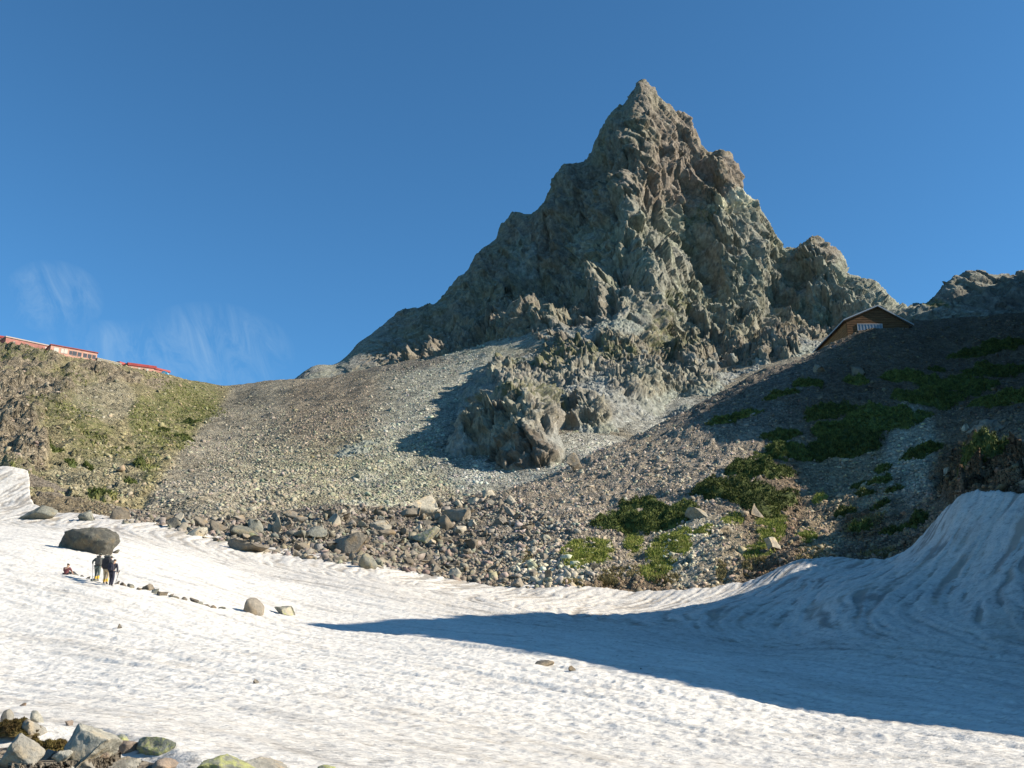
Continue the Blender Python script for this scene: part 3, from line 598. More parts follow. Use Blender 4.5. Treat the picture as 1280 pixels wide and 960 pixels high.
# loose small stones nobody could count
def scatter(name, P, size, mat, seed, tone):
    r = np.random.default_rng(seed); v0, f0 = ICO[1] if False else (None, None)
    bm = bmesh.new(); bmesh.ops.create_icosphere(bm, subdivisions=1, radius=1); bm.verts.ensure_lookup_table()
    V = np.array([x.co[:] for x in bm.verts]); F = np.array([[q.index for q in t.verts] for t in bm.faces]); bm.free()
    lib = []
    for k in range(16):
        v = V[:12].copy() if len(V) == 12 else V.copy()
        for c in range(7):
            n = r.normal(size=3); n /= np.linalg.norm(n); v -= np.maximum(v@n-r.uniform(.25, .55), 0)[:, None]*n
        lib.append(v/np.abs(v).max(0)*r.uniform(.7, 1.2, (1, 3)))
    lib = np.array(lib); n = len(P); vv = lib[r.integers(0, 16, n)]
    a, b, c = r.uniform(0, 6.28, n), r.normal(0, .5, n), r.normal(0, .5, n)
    def rot(v, i, j, t):
        w = v.copy(); w[..., i] = v[..., i]*np.cos(t)[:, None]-v[..., j]*np.sin(t)[:, None]; w[..., j] = v[..., i]*np.sin(t)[:, None]+v[..., j]*np.cos(t)[:, None]; return w
    vv = rot(rot(rot(vv*np.array([1, 1, .7]), 0, 1, a), 1, 2, b), 0, 2, c)*size[:, None, None]+P[:, None, :]
    FF = (F[None]+np.arange(n)[:, None, None]*vv.shape[1]).reshape(-1, 3)
    tn = tone*r.uniform(.72, 1.4, (n, 1))*(1+r.normal(0, .05, (n, 3)))
    link(name, mesh_np(name, vv.reshape(-1, 3), FF, mat, False, {'tint': np.repeat(tn, vv.shape[1], 0)}), kind='stuff')
def tone_at(L, arr, P): return np.stack([L.z(P[:, 0], P[:, 1], arr[..., k]) for k in range(3)], -1)
def sprinkle(n, L, top, keep, seed, u0, u1, y0, y1):
    r = np.random.default_rng(seed); B = (r.uniform(u0, u1, n*4)-640)/FPX/CP; Y = np.exp(r.uniform(math.log(y0), math.log(y1), n*4)); X = B*Y; Z = L.z(X, Y, top)
    U, V = uv_of(X, Y, Z); k = r.random(n*4) < keep(U, V, X, Y); k = np.nonzero(k)[0][:n]
    return np.stack([X[k], Y[k], Z[k]], -1), U[k], V[k]
r9 = np.random.default_rng(5)
P, U, V = sprinkle(40000, near, top_near, lambda U, V, X, Y: (snow_edge(X, Y) < -.2)*(V < 745)*(.55+.45*(V > 560)), 71, 120, 1320, 60, 222)
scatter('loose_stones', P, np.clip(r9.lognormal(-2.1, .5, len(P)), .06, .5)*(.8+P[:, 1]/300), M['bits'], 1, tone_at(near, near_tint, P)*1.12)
P, U, V = sprinkle(42000, far, far_top, lambda U, V, X, Y: (U > np.interp(V, [485, 500, 555, 600, 640], [292, 283, 236, 204, 176]))*(V < 660)*(.25+.75*np.clip(blob(U, V, 440, 585, 340, 150)+blob(U, V, 560, 480, 150, 90)*.6, 0, 1)), 72, 150, 760, 118, 440)
scatter('scree_stones', P, np.clip(r9.lognormal(-1.65, .5, len(P)), .1, .9)*(.7+P[:, 1]/600), M['bits'], 2, tone_at(far, far_tint, P))
P, U, V = sprinkle(7000, far, far_top, lambda U, V, X, Y: (U < np.interp(V, [485, 500, 555, 600, 640], [292, 283, 236, 204, 176]))*1., 73, -60, 300, 118, 470)
scatter('hillside_stones', P, np.clip(r9.lognormal(-1.2, .5, len(P)), .14, 1.3)*(.6+P[:, 1]/600), M['bits'], 3, tone_at(far, far_tint, P)*1.05)
P, U, V = sprinkle(3800, near, top_near, lambda U, V, X, Y: np.array([inside(a, b) for a, b in zip(U, V)])*1., 75, 170, 720, 84, 150)
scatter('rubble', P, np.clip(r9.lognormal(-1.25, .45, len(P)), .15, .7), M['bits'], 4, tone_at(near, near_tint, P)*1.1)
# ------------------------------------------------------------------ rocks at the viewer's feet
def at_fg(u, v):
    y = 12.4; q = pt(u, v, y); return Vector(q)
def fg(u, v, w, h, y, label, mat, rounded=.35, cat='rock', name='rock', cuts=10, sub=5, tilt=(0, 0), depth=.9, rough=.05):
    """rock whose foot shows at (u, v); y metres ahead"""
    q = at_near(u, min(v, 990)); k = q.length/FPX; W, H = w*k*.88, h*k*1.15
    o = link(name, stone(name, int(u*37+v*3), (W, W*depth, H), M[mat], sub, cuts, rough, rounded, True), label=label, category=cat)
    o.location = q+Vector((0, W*.3, H*.5-H*.3)); o.rotation_euler = (tilt[0], tilt[1], 0); return o
fg(92, 955, 80, 46, 11.6, 'large pale grey rock with a yellow lichen spot, pointed top, bottom left corner heap', 'pale_near', .15, cuts=7, tilt=(0, .1))
fg(16, 968, 58, 36, 11.0, 'rounded grey green rock cut by the left bottom corner of the photo', 'grey_near', .5)
fg(26, 933, 52, 26, 11.9, 'flat grey rock under the moss mound at the left edge', 'grey_near', .2)
fg(188, 948, 58, 32, 11.9, 'yellow green lichen covered boulder at the right end of the rock heap', 'lichen_near', .3)
fg(142, 934, 28, 16, 12.2, 'small brown green lichened rock behind the pale pointed rock', 'lichen_near', .5, sub=4)
fg(155, 945, 32, 17, 11.8, 'reddish brown rounded rock in front of the yellow green boulder', 'red_near', .5, sub=4)
fg(172, 940, 20, 16, 12.0, 'small pink grey rock against the yellow green boulder', 'red_near', .4, sub=4)
fg(142, 968, 66, 22, 11.2, 'broad flat grey rock with lichen along the bottom edge of the photo', 'grey_near', .3)
fg(204, 966, 34, 18, 11.3, 'reddish tinted rock at the foot of the yellow green boulder', 'red_near', .35, sub=4)
fg(106, 966, 24, 20, 11.1, 'dark grey angular rock in front of the pale pointed rock', 'grey_near', .1, sub=4)
fg(124, 946, 22, 18, 11.7, 'tan squarish rock touching the right side of the pale pointed rock', 'red_near', .3, sub=4)
fg(70, 970, 26, 14, 10.9, 'small whitish rock at the bottom edge left of its twin', 'pale_near', .3, sub=4)
fg(92, 971, 22, 13, 10.9, 'small whitish rock at the bottom edge below the pale pointed rock', 'pale_near', .3, sub=4)
fg(56, 950, 26, 16, 11.5, 'dark rock in the gap between flat grey and pale pointed rocks', 'grey_near', .2, sub=4)
fg(42, 905, 17, 17, 12.7, 'pale round rock at the right end of the moss mound', 'pale_near', .4, sub=4)
fg(27, 885, 8, 9, 12.7, 'small pointed dark stone standing on top of the moss mound', 'red_near', .1, 'stone', 'stone', sub=3)
fg(84, 908, 10, 10, 12.6, 'small brown stone standing on the second moss mound', 'red_near', .1, 'stone', 'stone', sub=3)
fg(6, 905, 14, 18, 12.2, 'grey rock under the moss mound cut by the left edge', 'grey_near', .2, sub=4)
fg(126, 928, 9, 7, 12.5, 'tiny grey stone on the brown earth edge by the snow', 'grey_near', .3, 'stone', 'stone', sub=3)
fg(272, 972, 84, 30, 11.4, 'long green grey rock lying alone right of the heap at the bottom edge', 'lichen_near', .3, tilt=(0, .12))
fg(328, 972, 100, 24, 11.6, 'low brown grey slab beside the long green grey rock at the bottom edge', 'grey_near', .3, tilt=(0, .05))
fg(406, 966, 26, 10, 11.5, 'little lichened rock tip poking out of the snow at the bottom edge', 'lichen_near', .3, sub=4)
def tufts(P, N, s, n, seed, wide=.34, up=.6, tri=3):
    """small pointed leaf triangles fanned out at points P"""
    r = np.random.default_rng(seed); k = len(P); d = r.normal(0, .55, (k, tri, 3))+N[:, None]*up+np.array([0, 0, .35]); d /= np.linalg.norm(d, axis=-1, keepdims=True)
    side = np.cross(d, r.normal(size=(k, tri, 3))); side /= np.linalg.norm(side, axis=-1, keepdims=True)+1e-9
    L = s[:, None, None]*r.uniform(.7, 1.3, (k, tri, 1)); b = P[:, None]-d*L*.15
    v = np.stack([b-side*L*wide*.5, b+side*L*wide*.5, b+d*L], 2).reshape(-1, 3)
    tone = np.repeat(r.random(k*tri), 3); return v, np.arange(len(v)).reshape(-1, 3), tone
def mound(name, label, cat, c, rx, ry, H, mat, n, ts, seed, zfun, group=None, rough=.3, wide=.34, flatk=0.):
    """low spreading shrub: an uneven hummock covered with leaf tufts, following the slope"""
    r = np.random.default_rng(seed); o3 = r.uniform(0, 90, 3)
    def shape(a, b):                              # unit disc -> point and height factor
        ang = np.arctan2(b, a); rad = np.hypot(a, b); e = 1+rough*fbm(P3(np.cos(ang)*1.3+o3[0], np.sin(ang)*1.3+o3[1], 0*a+o3[2]), 3, 5)
        x = c[0]+a*rx*e; y = c[1]+b*ry*e
        h = H*np.sqrt(np.clip(1-rad**3., 0, 1))*np.clip(.62+.95*fbm(P3(x/(H*1.7), y/(H*1.7), 0*x+o3[2]), 3, 6), .12, 1.7)
        return np.stack([x, y, zfun(x, y)+h-.12*H*(rad > .97)], -1)
    rad, ang = np.meshgrid(np.linspace(0, 1, 9), np.linspace(0, 2*math.pi, 29)[:-1]); a, b = rad*np.cos(ang), rad*np.sin(ang)
    base = shape(a, b); base[..., 2] -= ts*.35; i = np.arange(28)[:, None]*9+np.arange(8)[None]; j = (np.arange(28)[:, None]+1) % 28*9+np.arange(8)[None]
    fb = np.stack([i, i+1, j+1, j], -1).reshape(-1, 4); fb = np.vstack([fb[:, [0, 1, 2]], fb[:, [0, 2, 3]]])
    q = np.sqrt(r.random(n)); t = r.uniform(0, 6.283, n); P = shape(q*np.cos(t), q*np.sin(t)); e = .05
    Nn = np.stack([q*np.cos(t)*.5, q*np.sin(t)*.5, np.full(n, .8)], -1)
    v, f, tone = tufts(P, Nn, ts*r.uniform(.6, 1.3, n), n, seed+1, wide)
    V = np.vstack([base.reshape(-1, 3), v]); org = np.array([c[0], c[1], float(zfun(np.array([c[0]]), np.array([c[1]]))[0])])
    o = link(name, mesh_np(name, V-org, np.vstack([fb, f+len(base.reshape(-1, 3))]), mat, False, {'tone': np.concatenate([np.full(len(base.reshape(-1, 3)), .15), tone])}), label=label, category=cat)
    if group: o['group'] = group
    o.location = org; return o
zf = lambda x, y: near.z(x, y, top_near)
zfar = lambda x, y: far.z(x, y, far_top)
def pine(u, v, w, h, label, group=None, H=.8, at=None, zfun=None, dens=1., mat='pine', ts=.34, name='dwarf_pine', cat='dwarf pine'):
    at = at or at_near; zfun = zfun or zf
    p = at(u, v+h*.15); a, b = at(u, v+h*.5), at(u, v-h*.3); k = p.y/FPX*1.03
    rx = w*k*.5; ry = min(max((b.y-a.y)*.5, rx*.35), rx*1.3); c = (p.x, a.y+ry)
    n = int(min(5200, 60*rx*ry*dens*3/max(ts/.34, .5)**2))
    return mound(name, label, cat, c, rx, ry, H, M[mat], max(n, 120), ts, int(u*7+v), zfun, group, rough=.34)
for u, v, w, h, lab, H in [
 (935, 618, 108, 44, 'largest sunlit dwarf pine mat, dark green, above the bright grass strip', 1.3), (811, 650, 118, 34, 'sunlit dwarf pine mat lying left of the pale flat slab', 1.2),
 (795, 631, 44, 10, 'thin small dwarf pine strip just above the left sunlit mat', .7), (946, 586, 74, 24, 'half shaded dwarf pine mat directly above the largest sunlit one', 1.1),
 (983, 566, 62, 24, 'dwarf pine mat with a sunlit tip at the left end of the big dark mass', 1.1), (981, 547, 46, 14, 'small sunlit topped dwarf pine mat higher than the half shaded one', .9),
 (1055, 556, 96, 42, 'broad dark dwarf pine mat in the middle of the shaded slope', 1.3), (1108, 522, 100, 44, 'big dark dwarf pine mat rising to the right in the middle of the shade', 1.3),
 (1042, 514, 70, 22, 'lens shaped dark dwarf pine mat left of the big dark mass', 1.), (1048, 536, 60, 18, 'dark dwarf pine mat under the lens shaped one', .9),
 (1012, 480, 38, 9, 'small dwarf pine strip in the shade left below the hut', .7), (982, 495, 44, 9, 'thin dwarf pine strip along the edge of the sunlit scree', .7), (918, 524, 60, 12, 'flat dwarf pine mat in the shaded band of scree left of the dark mass', .7),
 (1165, 494, 70, 34, 'dark dwarf pine mat right of the big dark mass, mid slope', 1.3), (1200, 480, 80, 26, 'dark dwarf pine mat high on the right of the shaded slope', 1.2),
 (1240, 462, 70, 18, 'upper dark dwarf pine mat near the right edge of the photo', 1.), (1214, 442, 64, 10, 'thin dwarf pine strip below the crag at upper right', .8), (1250, 500, 64, 26, 'dark dwarf pine mat at the right edge, mid slope', 1.2),
 (1072, 477, 30, 11, 'small dark dwarf pine mat straight below the hut', .7), (1155, 562, 42, 26, 'separate dark dwarf pine mat on the pale gravel in shade', .9), (1218, 562, 62, 28, 'dark dwarf pine mat below the pale rock hump', 1.1),
 (1052, 641, 24, 13, 'small dark dwarf pine mat on the gravel at the shadow edge', .6), (1145, 653, 32, 18, 'dark dwarf pine mat close behind the snow bank', .7), (1165, 460, 18, 8, 'little dwarf pine below the crag foot', .6),
 (1130, 470, 56, 16, 'dark dwarf pine mat in the shade halfway between hut and snow bank crest', .9), (1262, 430, 50, 14, 'dark dwarf pine mat under the crag at the right edge', .9), (1265, 535, 40, 20, 'dark dwarf pine mat at the right edge beside the pale rock hump', 1.)]:
    g = 1.04 if u > 1000 else 1.08
    pine(u, v, w*g, h*g, lab, H=H*1.15)
for u, v, w, h in [(1066, 606, 22, 13), (1092, 600, 26, 16), (1106, 586, 20, 12), (1084, 618, 24, 10), (1120, 612, 20, 10), (1100, 632, 26, 10), (1075, 660, 30, 14), (1106, 664, 24, 14)]:
    pine(u, v, w, h, 'small dark shrub scattered on the shaded gravel above the snow bank', 'small shrubs on the shaded gravel', H=.5)
for u, v, w, h, lab in [(200, 598, 16, 20, 'lowest dark green shrub at the edge of the scree fan'), (220, 557, 16, 13, 'dark green shrub in the gully between hillside and fan'), (228, 545, 22, 9, 'dark shrub strip above the gully shrub'), (180, 577, 14, 14, 'green shrub left of the gully on the hillside'),
 (206, 537, 14, 6, 'small dark shrub in the middle of the green hillside'), (240, 528, 20, 7, 'dark shrub under the pink rock by the fan'), (70, 562, 20, 9, 'round green shrub on the grey hillside slope'), (85, 580, 14, 8, 'small green shrub below the round one on the hillside'), (73, 587, 11, 7, 'tiny green shrub nearest the snow patch'),
 (128, 617, 22, 10, 'green shrub low on the hillside above the boulder line'), (110, 585, 14, 5, 'flat green tuft on the grey hillside'), (122, 640, 20, 6, 'green tuft among the blocks at the snow edge')]:
    pine(u, v, w, h, lab, None, H=1.1 if v < 600 else .7, at=at_far if v < 610 else (lambda a, b: at_far(a, b)), zfun=zfar, ts=.5, name='shrub', cat='shrub', mat='pine', dens=.8)
# grass: blades on the lower slope, the hillside and the moss by the viewer
def turf(name, L, top, at, patches, n, ts, mat, seed, wide=.3):
    r = np.random.default_rng(seed); PP = []
    for (u, v, w, h, k) in patches:
        m = int(n*k*w*h/1000)+1; q = np.sqrt(r.random(m))*(.75+.35*r.random(m)); t = r.uniform(0, 6.283, m); uu, vv = u+q*np.cos(t)*w/2, v+q*np.sin(t)*h/2
        a, b = at(u, v+h*.5), at(u, v-h*.5); c = at(u, v); yy = np.interp(vv, [v-h*.5, v, v+h*.5], [b.y, c.y, a.y]); bx = (uu-640)/FPX/(CP-(480-vv)/FPX*SP); x = bx*yy
        keep = (fbm(P3(x/2.2, yy/2.2, 0*x), 3, seed) > -.35) & ((snow_edge(x, yy) < -.3) | (yy > 140))
        PP.append(np.stack([x, yy, L.z(x, yy, top)], -1)[keep])
    P = np.vstack(PP); v, f, tone = tufts(P, np.tile([0, 0, 1.], (len(P), 1)), ts*r.uniform(.6, 1.4, len(P)), 3, seed+1, wide)
    link(name, mesh_np(name, v, f, M[mat], False, {'tone': tone}), kind='stuff')
turf('grass', near, top_near, at_near, [(735, 690, 64, 30, 1.2), (720, 700, 36, 22, 1), (792, 680, 26, 24, 1), (836, 688, 56, 40, 1), (850, 668, 30, 14, 1), (820, 712, 40, 30, .6), (964, 655, 38, 54, 1.2), (975, 625, 24, 20, 1), (950, 688, 40, 20, .7), (1008, 670, 26, 18, .9), (1025, 624, 18, 12, .9), (915, 650, 30, 14, .5), (880, 662, 30, 10, .5)], 4200, .3, 'grass', 31)
turf('dry_grass', near, top_near, at_near, [(716, 730, 30, 12, .9), (760, 728, 26, 14, .9), (658, 695, 16, 20, .9), (780, 718, 60, 20, .5), (830, 722, 40, 22, .8), (902, 716, 14, 26, .9), (943, 705, 30, 30, .7), (1015, 692, 42, 20, .8), (1000, 715, 60, 14, .7), (940, 740, 50, 8, .5), (1080, 655, 60, 22, .5), (1100, 690, 50, 14, .4)], 1700, .26, 'straw', 32)
turf('hillside_grass', far, far_top, at_far, [(180, 525, 36, 50, 1), (235, 505, 84, 46, .9), (215, 545, 54, 34, .9), (262, 512, 44, 20, .9), (75, 515, 90, 30, .4), (110, 540, 60, 16, .5), (130, 563, 80, 20, .3), (185, 575, 30, 30, .6), (30, 440, 80, 22, .5), (128, 618, 40, 20, .5), (20, 600, 50, 30, .4), (195, 478, 50, 16, .5), (90, 470, 60, 14, .3)], 400, .75, 'hill_grass', 33, .5)
def zfg(u, v, y): return Vector(pt(u, v, y))
for u, v, w, h, lab in [(18, 905, 52, 24, 'dark olive moss mound with a pointed stone on top, at the left edge'), (62, 925, 46, 26, 'brown and yellowish moss mound right of the first one')]:
    q = at_near(u, v+h*.5); k = q.length/FPX
    mound('moss_mound', lab, 'moss', (q.x, q.y), w*k*.5, w*k*.4, h*k*.5, M['moss'], 3000, .025, int(u), lambda x, y, z0=q.z: z0+0*x, rough=.15, wide=.5)
# ------------------------------------------------------------------ buildings
def box_bm(bm, x0, x1, y0, y1, z0, z1):
    v = [bm.verts.new(c) for c in ((x0, y0, z0), (x1, y0, z0), (x1, y1, z0), (x0, y1, z0), (x0, y0, z1), (x1, y0, z1), (x1, y1, z1), (x0, y1, z1))]
    for f in ((0, 3, 2, 1), (4, 5, 6, 7), (0, 1, 5, 4), (1, 2, 6, 5), (2, 3, 7, 6), (3, 0, 4, 7)): bm.faces.new([v[i] for i in f])
def prism_bm(bm, prof, y0, y1):
    """closed outline in x, z drawn from y0 to y1"""
    a = [bm.verts.new((x, y0, z)) for x, z in prof]; b = [bm.verts.new((x, y1, z)) for x, z in prof]; n = len(prof)
    bm.faces.new(a); bm.faces.new(b[::-1])
    for i in range(n): bm.faces.new((a[i], b[i], b[(i+1) % n], a[(i+1) % n]))
def part(name, bm, mat, parent=None, **kw):
    bmesh.ops.recalc_face_normals(bm, faces=bm.faces); me = bpy.data.meshes.new(name); bm.to_mesh(me); bm.free(); me.materials.append(M[mat]); return link(name, me, parent, **kw)
def boxes(name, L, mat, parent=None, **kw):
    bm = bmesh.new()
    for b in L: box_bm(bm, *b)
    return part(name, bm, mat, parent, **kw)
def base(name, label, cat, loc, rz=0., group=None):
    o = link(name, None, None, label=label, category=cat); o.location = loc; o.rotation_euler = (0, 0, rz); o.empty_display_size = 1
    if group: o['group'] = group
    return o
def mat_boards(name, c, pitch, axis):
    t = NT(name); tc = t.n('ShaderNodeTexCoord').outputs['Object']; w = t.n('ShaderNodeTexWave', bands_direction=axis); t.set(w.inputs['Vector'], tc); w.inputs['Scale'].default_value = 3.1416/pitch/10*.64; w.inputs['Distortion'].default_value = .3
    col = t.mix(1, c, t.grey(t.rng(t.noise(.9, t.scalev(tc, (1, 1, 3))), .3, .7, .7, 1.3)), 'MULTIPLY'); col = t.mix(t.ramp(w.outputs['Fac'], .0, .16), t.mix(1, col, (.5, .5, .5), 'MULTIPLY'), col)
    return t.done(col, t.bump(w.outputs['Fac'], .02))
M['wood'] = mat_boards('brown_boards', (.13, .07, .035), .35, 'Z'); M['wood_side'] = mat_boards('brown_side_boards', (.24, .12, .05), .35, 'Z')
M['roof_grey'] = mat_plain('roof_sheet', (.32, .35, .38), .5, .15); M['roof_dark'] = mat_plain('roof_underside', (.1, .07, .05), .8); M['pane'] = mat_plain('window_pane', (.2, .24, .29), .25, .1); M['frame_w'] = mat_plain('white_frame', (.4, .42, .44), .6, .08)
M['salmon'] = mat_plain('salmon_wall', (.50, .27, .20), .85, .15, .6); M['maroon'] = mat_plain('faded_red_wall', (.34, .15, .12), .85, .25, .5); M['red'] = mat_plain('red_roof', (.33, .06, .055), .6, .18, .6); M['dark_red'] = mat_plain('dark_red_roof', (.24, .06, .055), .6, .2, .6)
M['pale_roof'] = mat_plain('pale_roof_edge', (.40, .32, .27), .7, .12); M['dark_glass'] = mat_plain('dark_glass', (.08, .08, .09), .25, .1); M['blind'] = mat_plain('white_shutter', (.5, .47, .40), .7, .1); M['stonewall'] = mat_stone('dry_stone', (.27, .245, .2)); M['tarp'] = mat_plain('blue_tarp', (.12, .42, .62), .6, .1)
# the brown hut on the spur: gable towards the viewer, long wall running straight back
q = Vector(pt(1097, 381, 205)); ql = Vector(pt(1056, 399, 205)); qr = Vector(pt(1142, 405, 205))
hx, hz = q.x, ql.z-4.4; zr = q.z-hz; xl, xr_ = ql.x-hx, qr.x-hx; zl, zr2 = ql.z-hz, qr.z-hz; LEN = 23
hut = base('mountain_hut', 'brown boarded mountain hut with a gable roof on the shaded spur under the crag', 'hut', (hx, 205, hz))
bm = bmesh.new(); prism_bm(bm, [(xl+.5, -4), (xr_-.9, -4), (xr_-.9, zr2-.05), (0, zr-.35), (xl+.5, zl-.12)], .5, LEN); part('wall', bm, 'wood', hut)
def roof_pair(pts, th, y0, y1):
    bm = bmesh.new(); (xa, za), (xb, zb), (xc, zc) = pts
    prism_bm(bm, [(xa, za), (xb, zb), (xc, zc), (xc, zc-th), (xb, zb-th), (xa, za-th)], y0, y1); return bm
rf = part('roof', roof_pair([(xl-.25, zl+.02), (0, zr), (xr_+.1, zr2)], .28, 0, LEN+.6), 'roof_grey', hut)
part('eave_board', roof_pair([(xl-.1, zl-.24), (0, zr-.27), (xr_, zr2-.26)], .2, .12, .3), 'roof_dark', rf)
wz = Vector(pt(1088, 414, 205)).z-hz; wx = Vector(pt(1073, 410, 205)).x-hx; wx2 = Vector(pt(1104, 410, 205)).x-hx
win = boxes('window', [(wx, wx2, .42, .49, wz, wz+1.75)], 'pane', hut)
fr = [(wx-.06, wx2+.06, .34, .44, wz+1.75, wz+1.87), (wx-.06, wx2+.06, .34, .44, wz-.12, wz)]+[(wx+(wx2-wx)*k/8-.05, wx+(wx2-wx)*k/8+.05, .36, .425, wz, wz+1.75) for k in range(9)]
boxes('frame', fr, 'frame_w', win)
sw = boxes('window', [(xl+.43, xl+.49, 11, 13.2, zl-3.3, zl-1.9)], 'pane', hut); boxes('frame', [(xl+.36, xl+.44, 10.85, 13.35, zl-1.9, zl-1.75), (xl+.36, xl+.44, 10.85, 13.35, zl-3.45, zl-3.3), (xl+.37, xl+.435, 12.05, 12.15, zl-3.3, zl-1.9)], 'frame_w', sw)
boxes('side_panel', [(xl+.44, xl+.5, .8, LEN-.3, -3.5, zl-.5)], 'wood_side', hut)
boxes('floor_beam', [(wx-.3, wx2+.3, .4, .47, wz-.55, wz-.2)], 'wood_side', hut)
# the lodge on the left skyline: wall from (u0, v0, y0) to (u1, v1, y1) of its roof line
def lodge(name, label, u0, v0, y0, u1, v1, drop, dep, walls, roof, wins=(), roof_h=.5, over=.35, pitch=0., shutters=()):
    a = Vector(pt(u0, v0, y0)); b0 = Vector(pt(u1, v1, y0)); y1 = y0*a.z/b0.z; b = Vector(pt(u1, v1, y1)); d = b-a; Ln = math.hypot(d.x, d.y); rz = math.atan2(d.y, d.x); k = y0/FPX
    o = base(name, label, 'building', (a.x, a.y, a.z-drop), rz)
    boxes('wall', [(0, Ln, 0, dep, -6, drop-roof_h)], walls, o)
    bm = bmesh.new(); prof = [(-over, drop-roof_h), (-over, drop), (dep/2, drop+pitch), (dep+over, drop), (dep+over, drop-roof_h)]; prism_bm(bm, prof, -over, Ln+over)
    for v in bm.verts: v.co = Vector((v.co.y, v.co.x, v.co.z))
    part('roof', bm, roof, o)
    for (f0, f1, z0, z1, m) in wins:
        w = boxes('window', [(Ln*f0, Ln*f1, -.09, -.003, drop*z0, drop*z1)], m, o)
        boxes('frame', [(Ln*f0-.12, Ln*f1+.12, -.13, -.093, drop*z1, drop*z1+.14), (Ln*f0-.12, Ln*f1+.12, -.13, -.093, drop*z0-.14, drop*z0)], 'pale_roof', w)
    return o, Ln
lodge('lodge_building', 'long low faded red lodge wing with pale roof edge, far left skyline', 8, 420, 431, 69, 433, 6.5, 9, 'maroon', 'pale_roof', [(.40, .46, .42, .72, 'dark_glass'), (.80, .86, .55, .8, 'blind'), (.91, .97, .52, .8, 'blind'), (.15, .19, .5, .7, 'dark_glass')], .55)
lodge('lodge_building', 'red roofed lodge end just cut by the left edge of the photo', -40, 414, 436, 8, 421.5, 6, 8, 'maroon', 'red', [], .7, pitch=1.6)
lodge('lodge_building', 'salmon pink lodge with a row of windows on the left skyline', 64, 430, 436, 122, 440.5, 6.4, 10, 'salmon', 'dark_red', [(.07, .17, .5, .8, 'blind'), (.22, .28, .48, .8, 'blind'), (.29, .36, .48, .8, 'blind'), (.40, .46, .46, .74, 'dark_glass'), (.47, .56, .44, .76, 'dark_glass'), (.58, .66, .44, .74, 'dark_glass'), (.70, .78, .44, .74, 'dark_glass'), (.80, .88, .44, .74, 'dark_glass'), (.90, .97, .44, .74, 'dark_glass')], .45)
lodge('stone_wall', 'low dry stone terrace wall between the salmon lodge and the red roofed hut', 122, 447, 446, 152, 454, 3.2, 2, 'stonewall', 'stonewall', [], .4, .1)[0]['category'] = 'wall'
lodge('red_roofed_hut', 'small hut with a bright red roof and white windows on the left skyline', 161, 453.5, 456, 195, 458, 4.6, 7, 'salmon', 'red', [(.05, .14, .2, .6, 'blind'), (.36, .44, .2, .6, 'blind'), (.66, .74, .2, .6, 'blind')], 1.2, pitch=1.2)
lodge('red_shed', 'low red shed roof beside the stone terrace wall', 150, 452, 456, 160, 455, 3.0, 4, 'maroon', 'red', [], 1., pitch=.3)
lodge('red_shed', 'low orange red shed roof at the right end of the skyline buildings', 195, 459.5, 462, 212, 463.5, 3.2, 4, 'maroon', 'red', [], .9, pitch=.3)
q = Vector(pt(205, 467, 461)); t = base('tent', 'light blue tent by the last red shed on the skyline', 'tent', q)
bm = bmesh.new(); prism_bm(bm, [(-1.8, -1.5), (1.8, -1.5), (1.8, 0), (1.3, .8), (0, 1.5), (-1.3, .8), (-1.8, 0)], 0, 3.2); part('tent_canopy', bm, 'tarp', t); boxes('door_flap', [(-.5, .5, -.03, -.004, -1.5, .6)], 'blind', t)

# ------------------------------------------------------------------ people
def skin_mesh(name, nodes, edges, mat, parent, sub=2):
    """one continuous surface grown round a skeleton: nodes are (x, y, z, radius_x, radius_y)"""
    me = bpy.data.meshes.new(name+'_skeleton'); me.from_pydata([n[:3] for n in nodes], edges, []); o = bpy.data.objects.new(name, me); COL.objects.link(o)
    sk = o.modifiers.new('skin', 'SKIN'); sk.use_smooth_shade = True; sd = o.modifiers.new('sub', 'SUBSURF'); sd.levels = sd.render_levels = sub
    for i, n in enumerate(nodes):
        d = me.skin_vertices[0].data[i]; d.radius = (n[3], n[4] if len(n) > 4 else n[3]); d.use_root = i == 0
    bpy.context.view_layer.update(); dg = bpy.context.evaluated_depsgraph_get(); m2 = bpy.data.meshes.new_from_object(o.evaluated_get(dg)); bpy.data.objects.remove(o)
    m2.name = name; m2.materials.clear(); m2.materials.append(M[mat]); return link(name, m2, parent) if parent else m2
for n, c in (('skin', (.42, .26, .18)), ('hair', (.03, .025, .02)), ('khaki', (.40, .31, .20)), ('gaiter', (.62, .36, .05)), ('navy', (.035, .035, .05)), ('jacket_g', (.10, .12, .11)), ('charcoal', (.04, .04, .045)), ('maroon_c', (.14, .05, .05)), ('boot', (.05, .04, .035)), ('capc', (.16, .17, .14)), ('pack', (.03, .03, .035)), ('pole', (.25, .25, .26)), ('packgrey', (.09, .09, .085))):
    M[n] = mat_plain(n, c, .8, .2, 9)
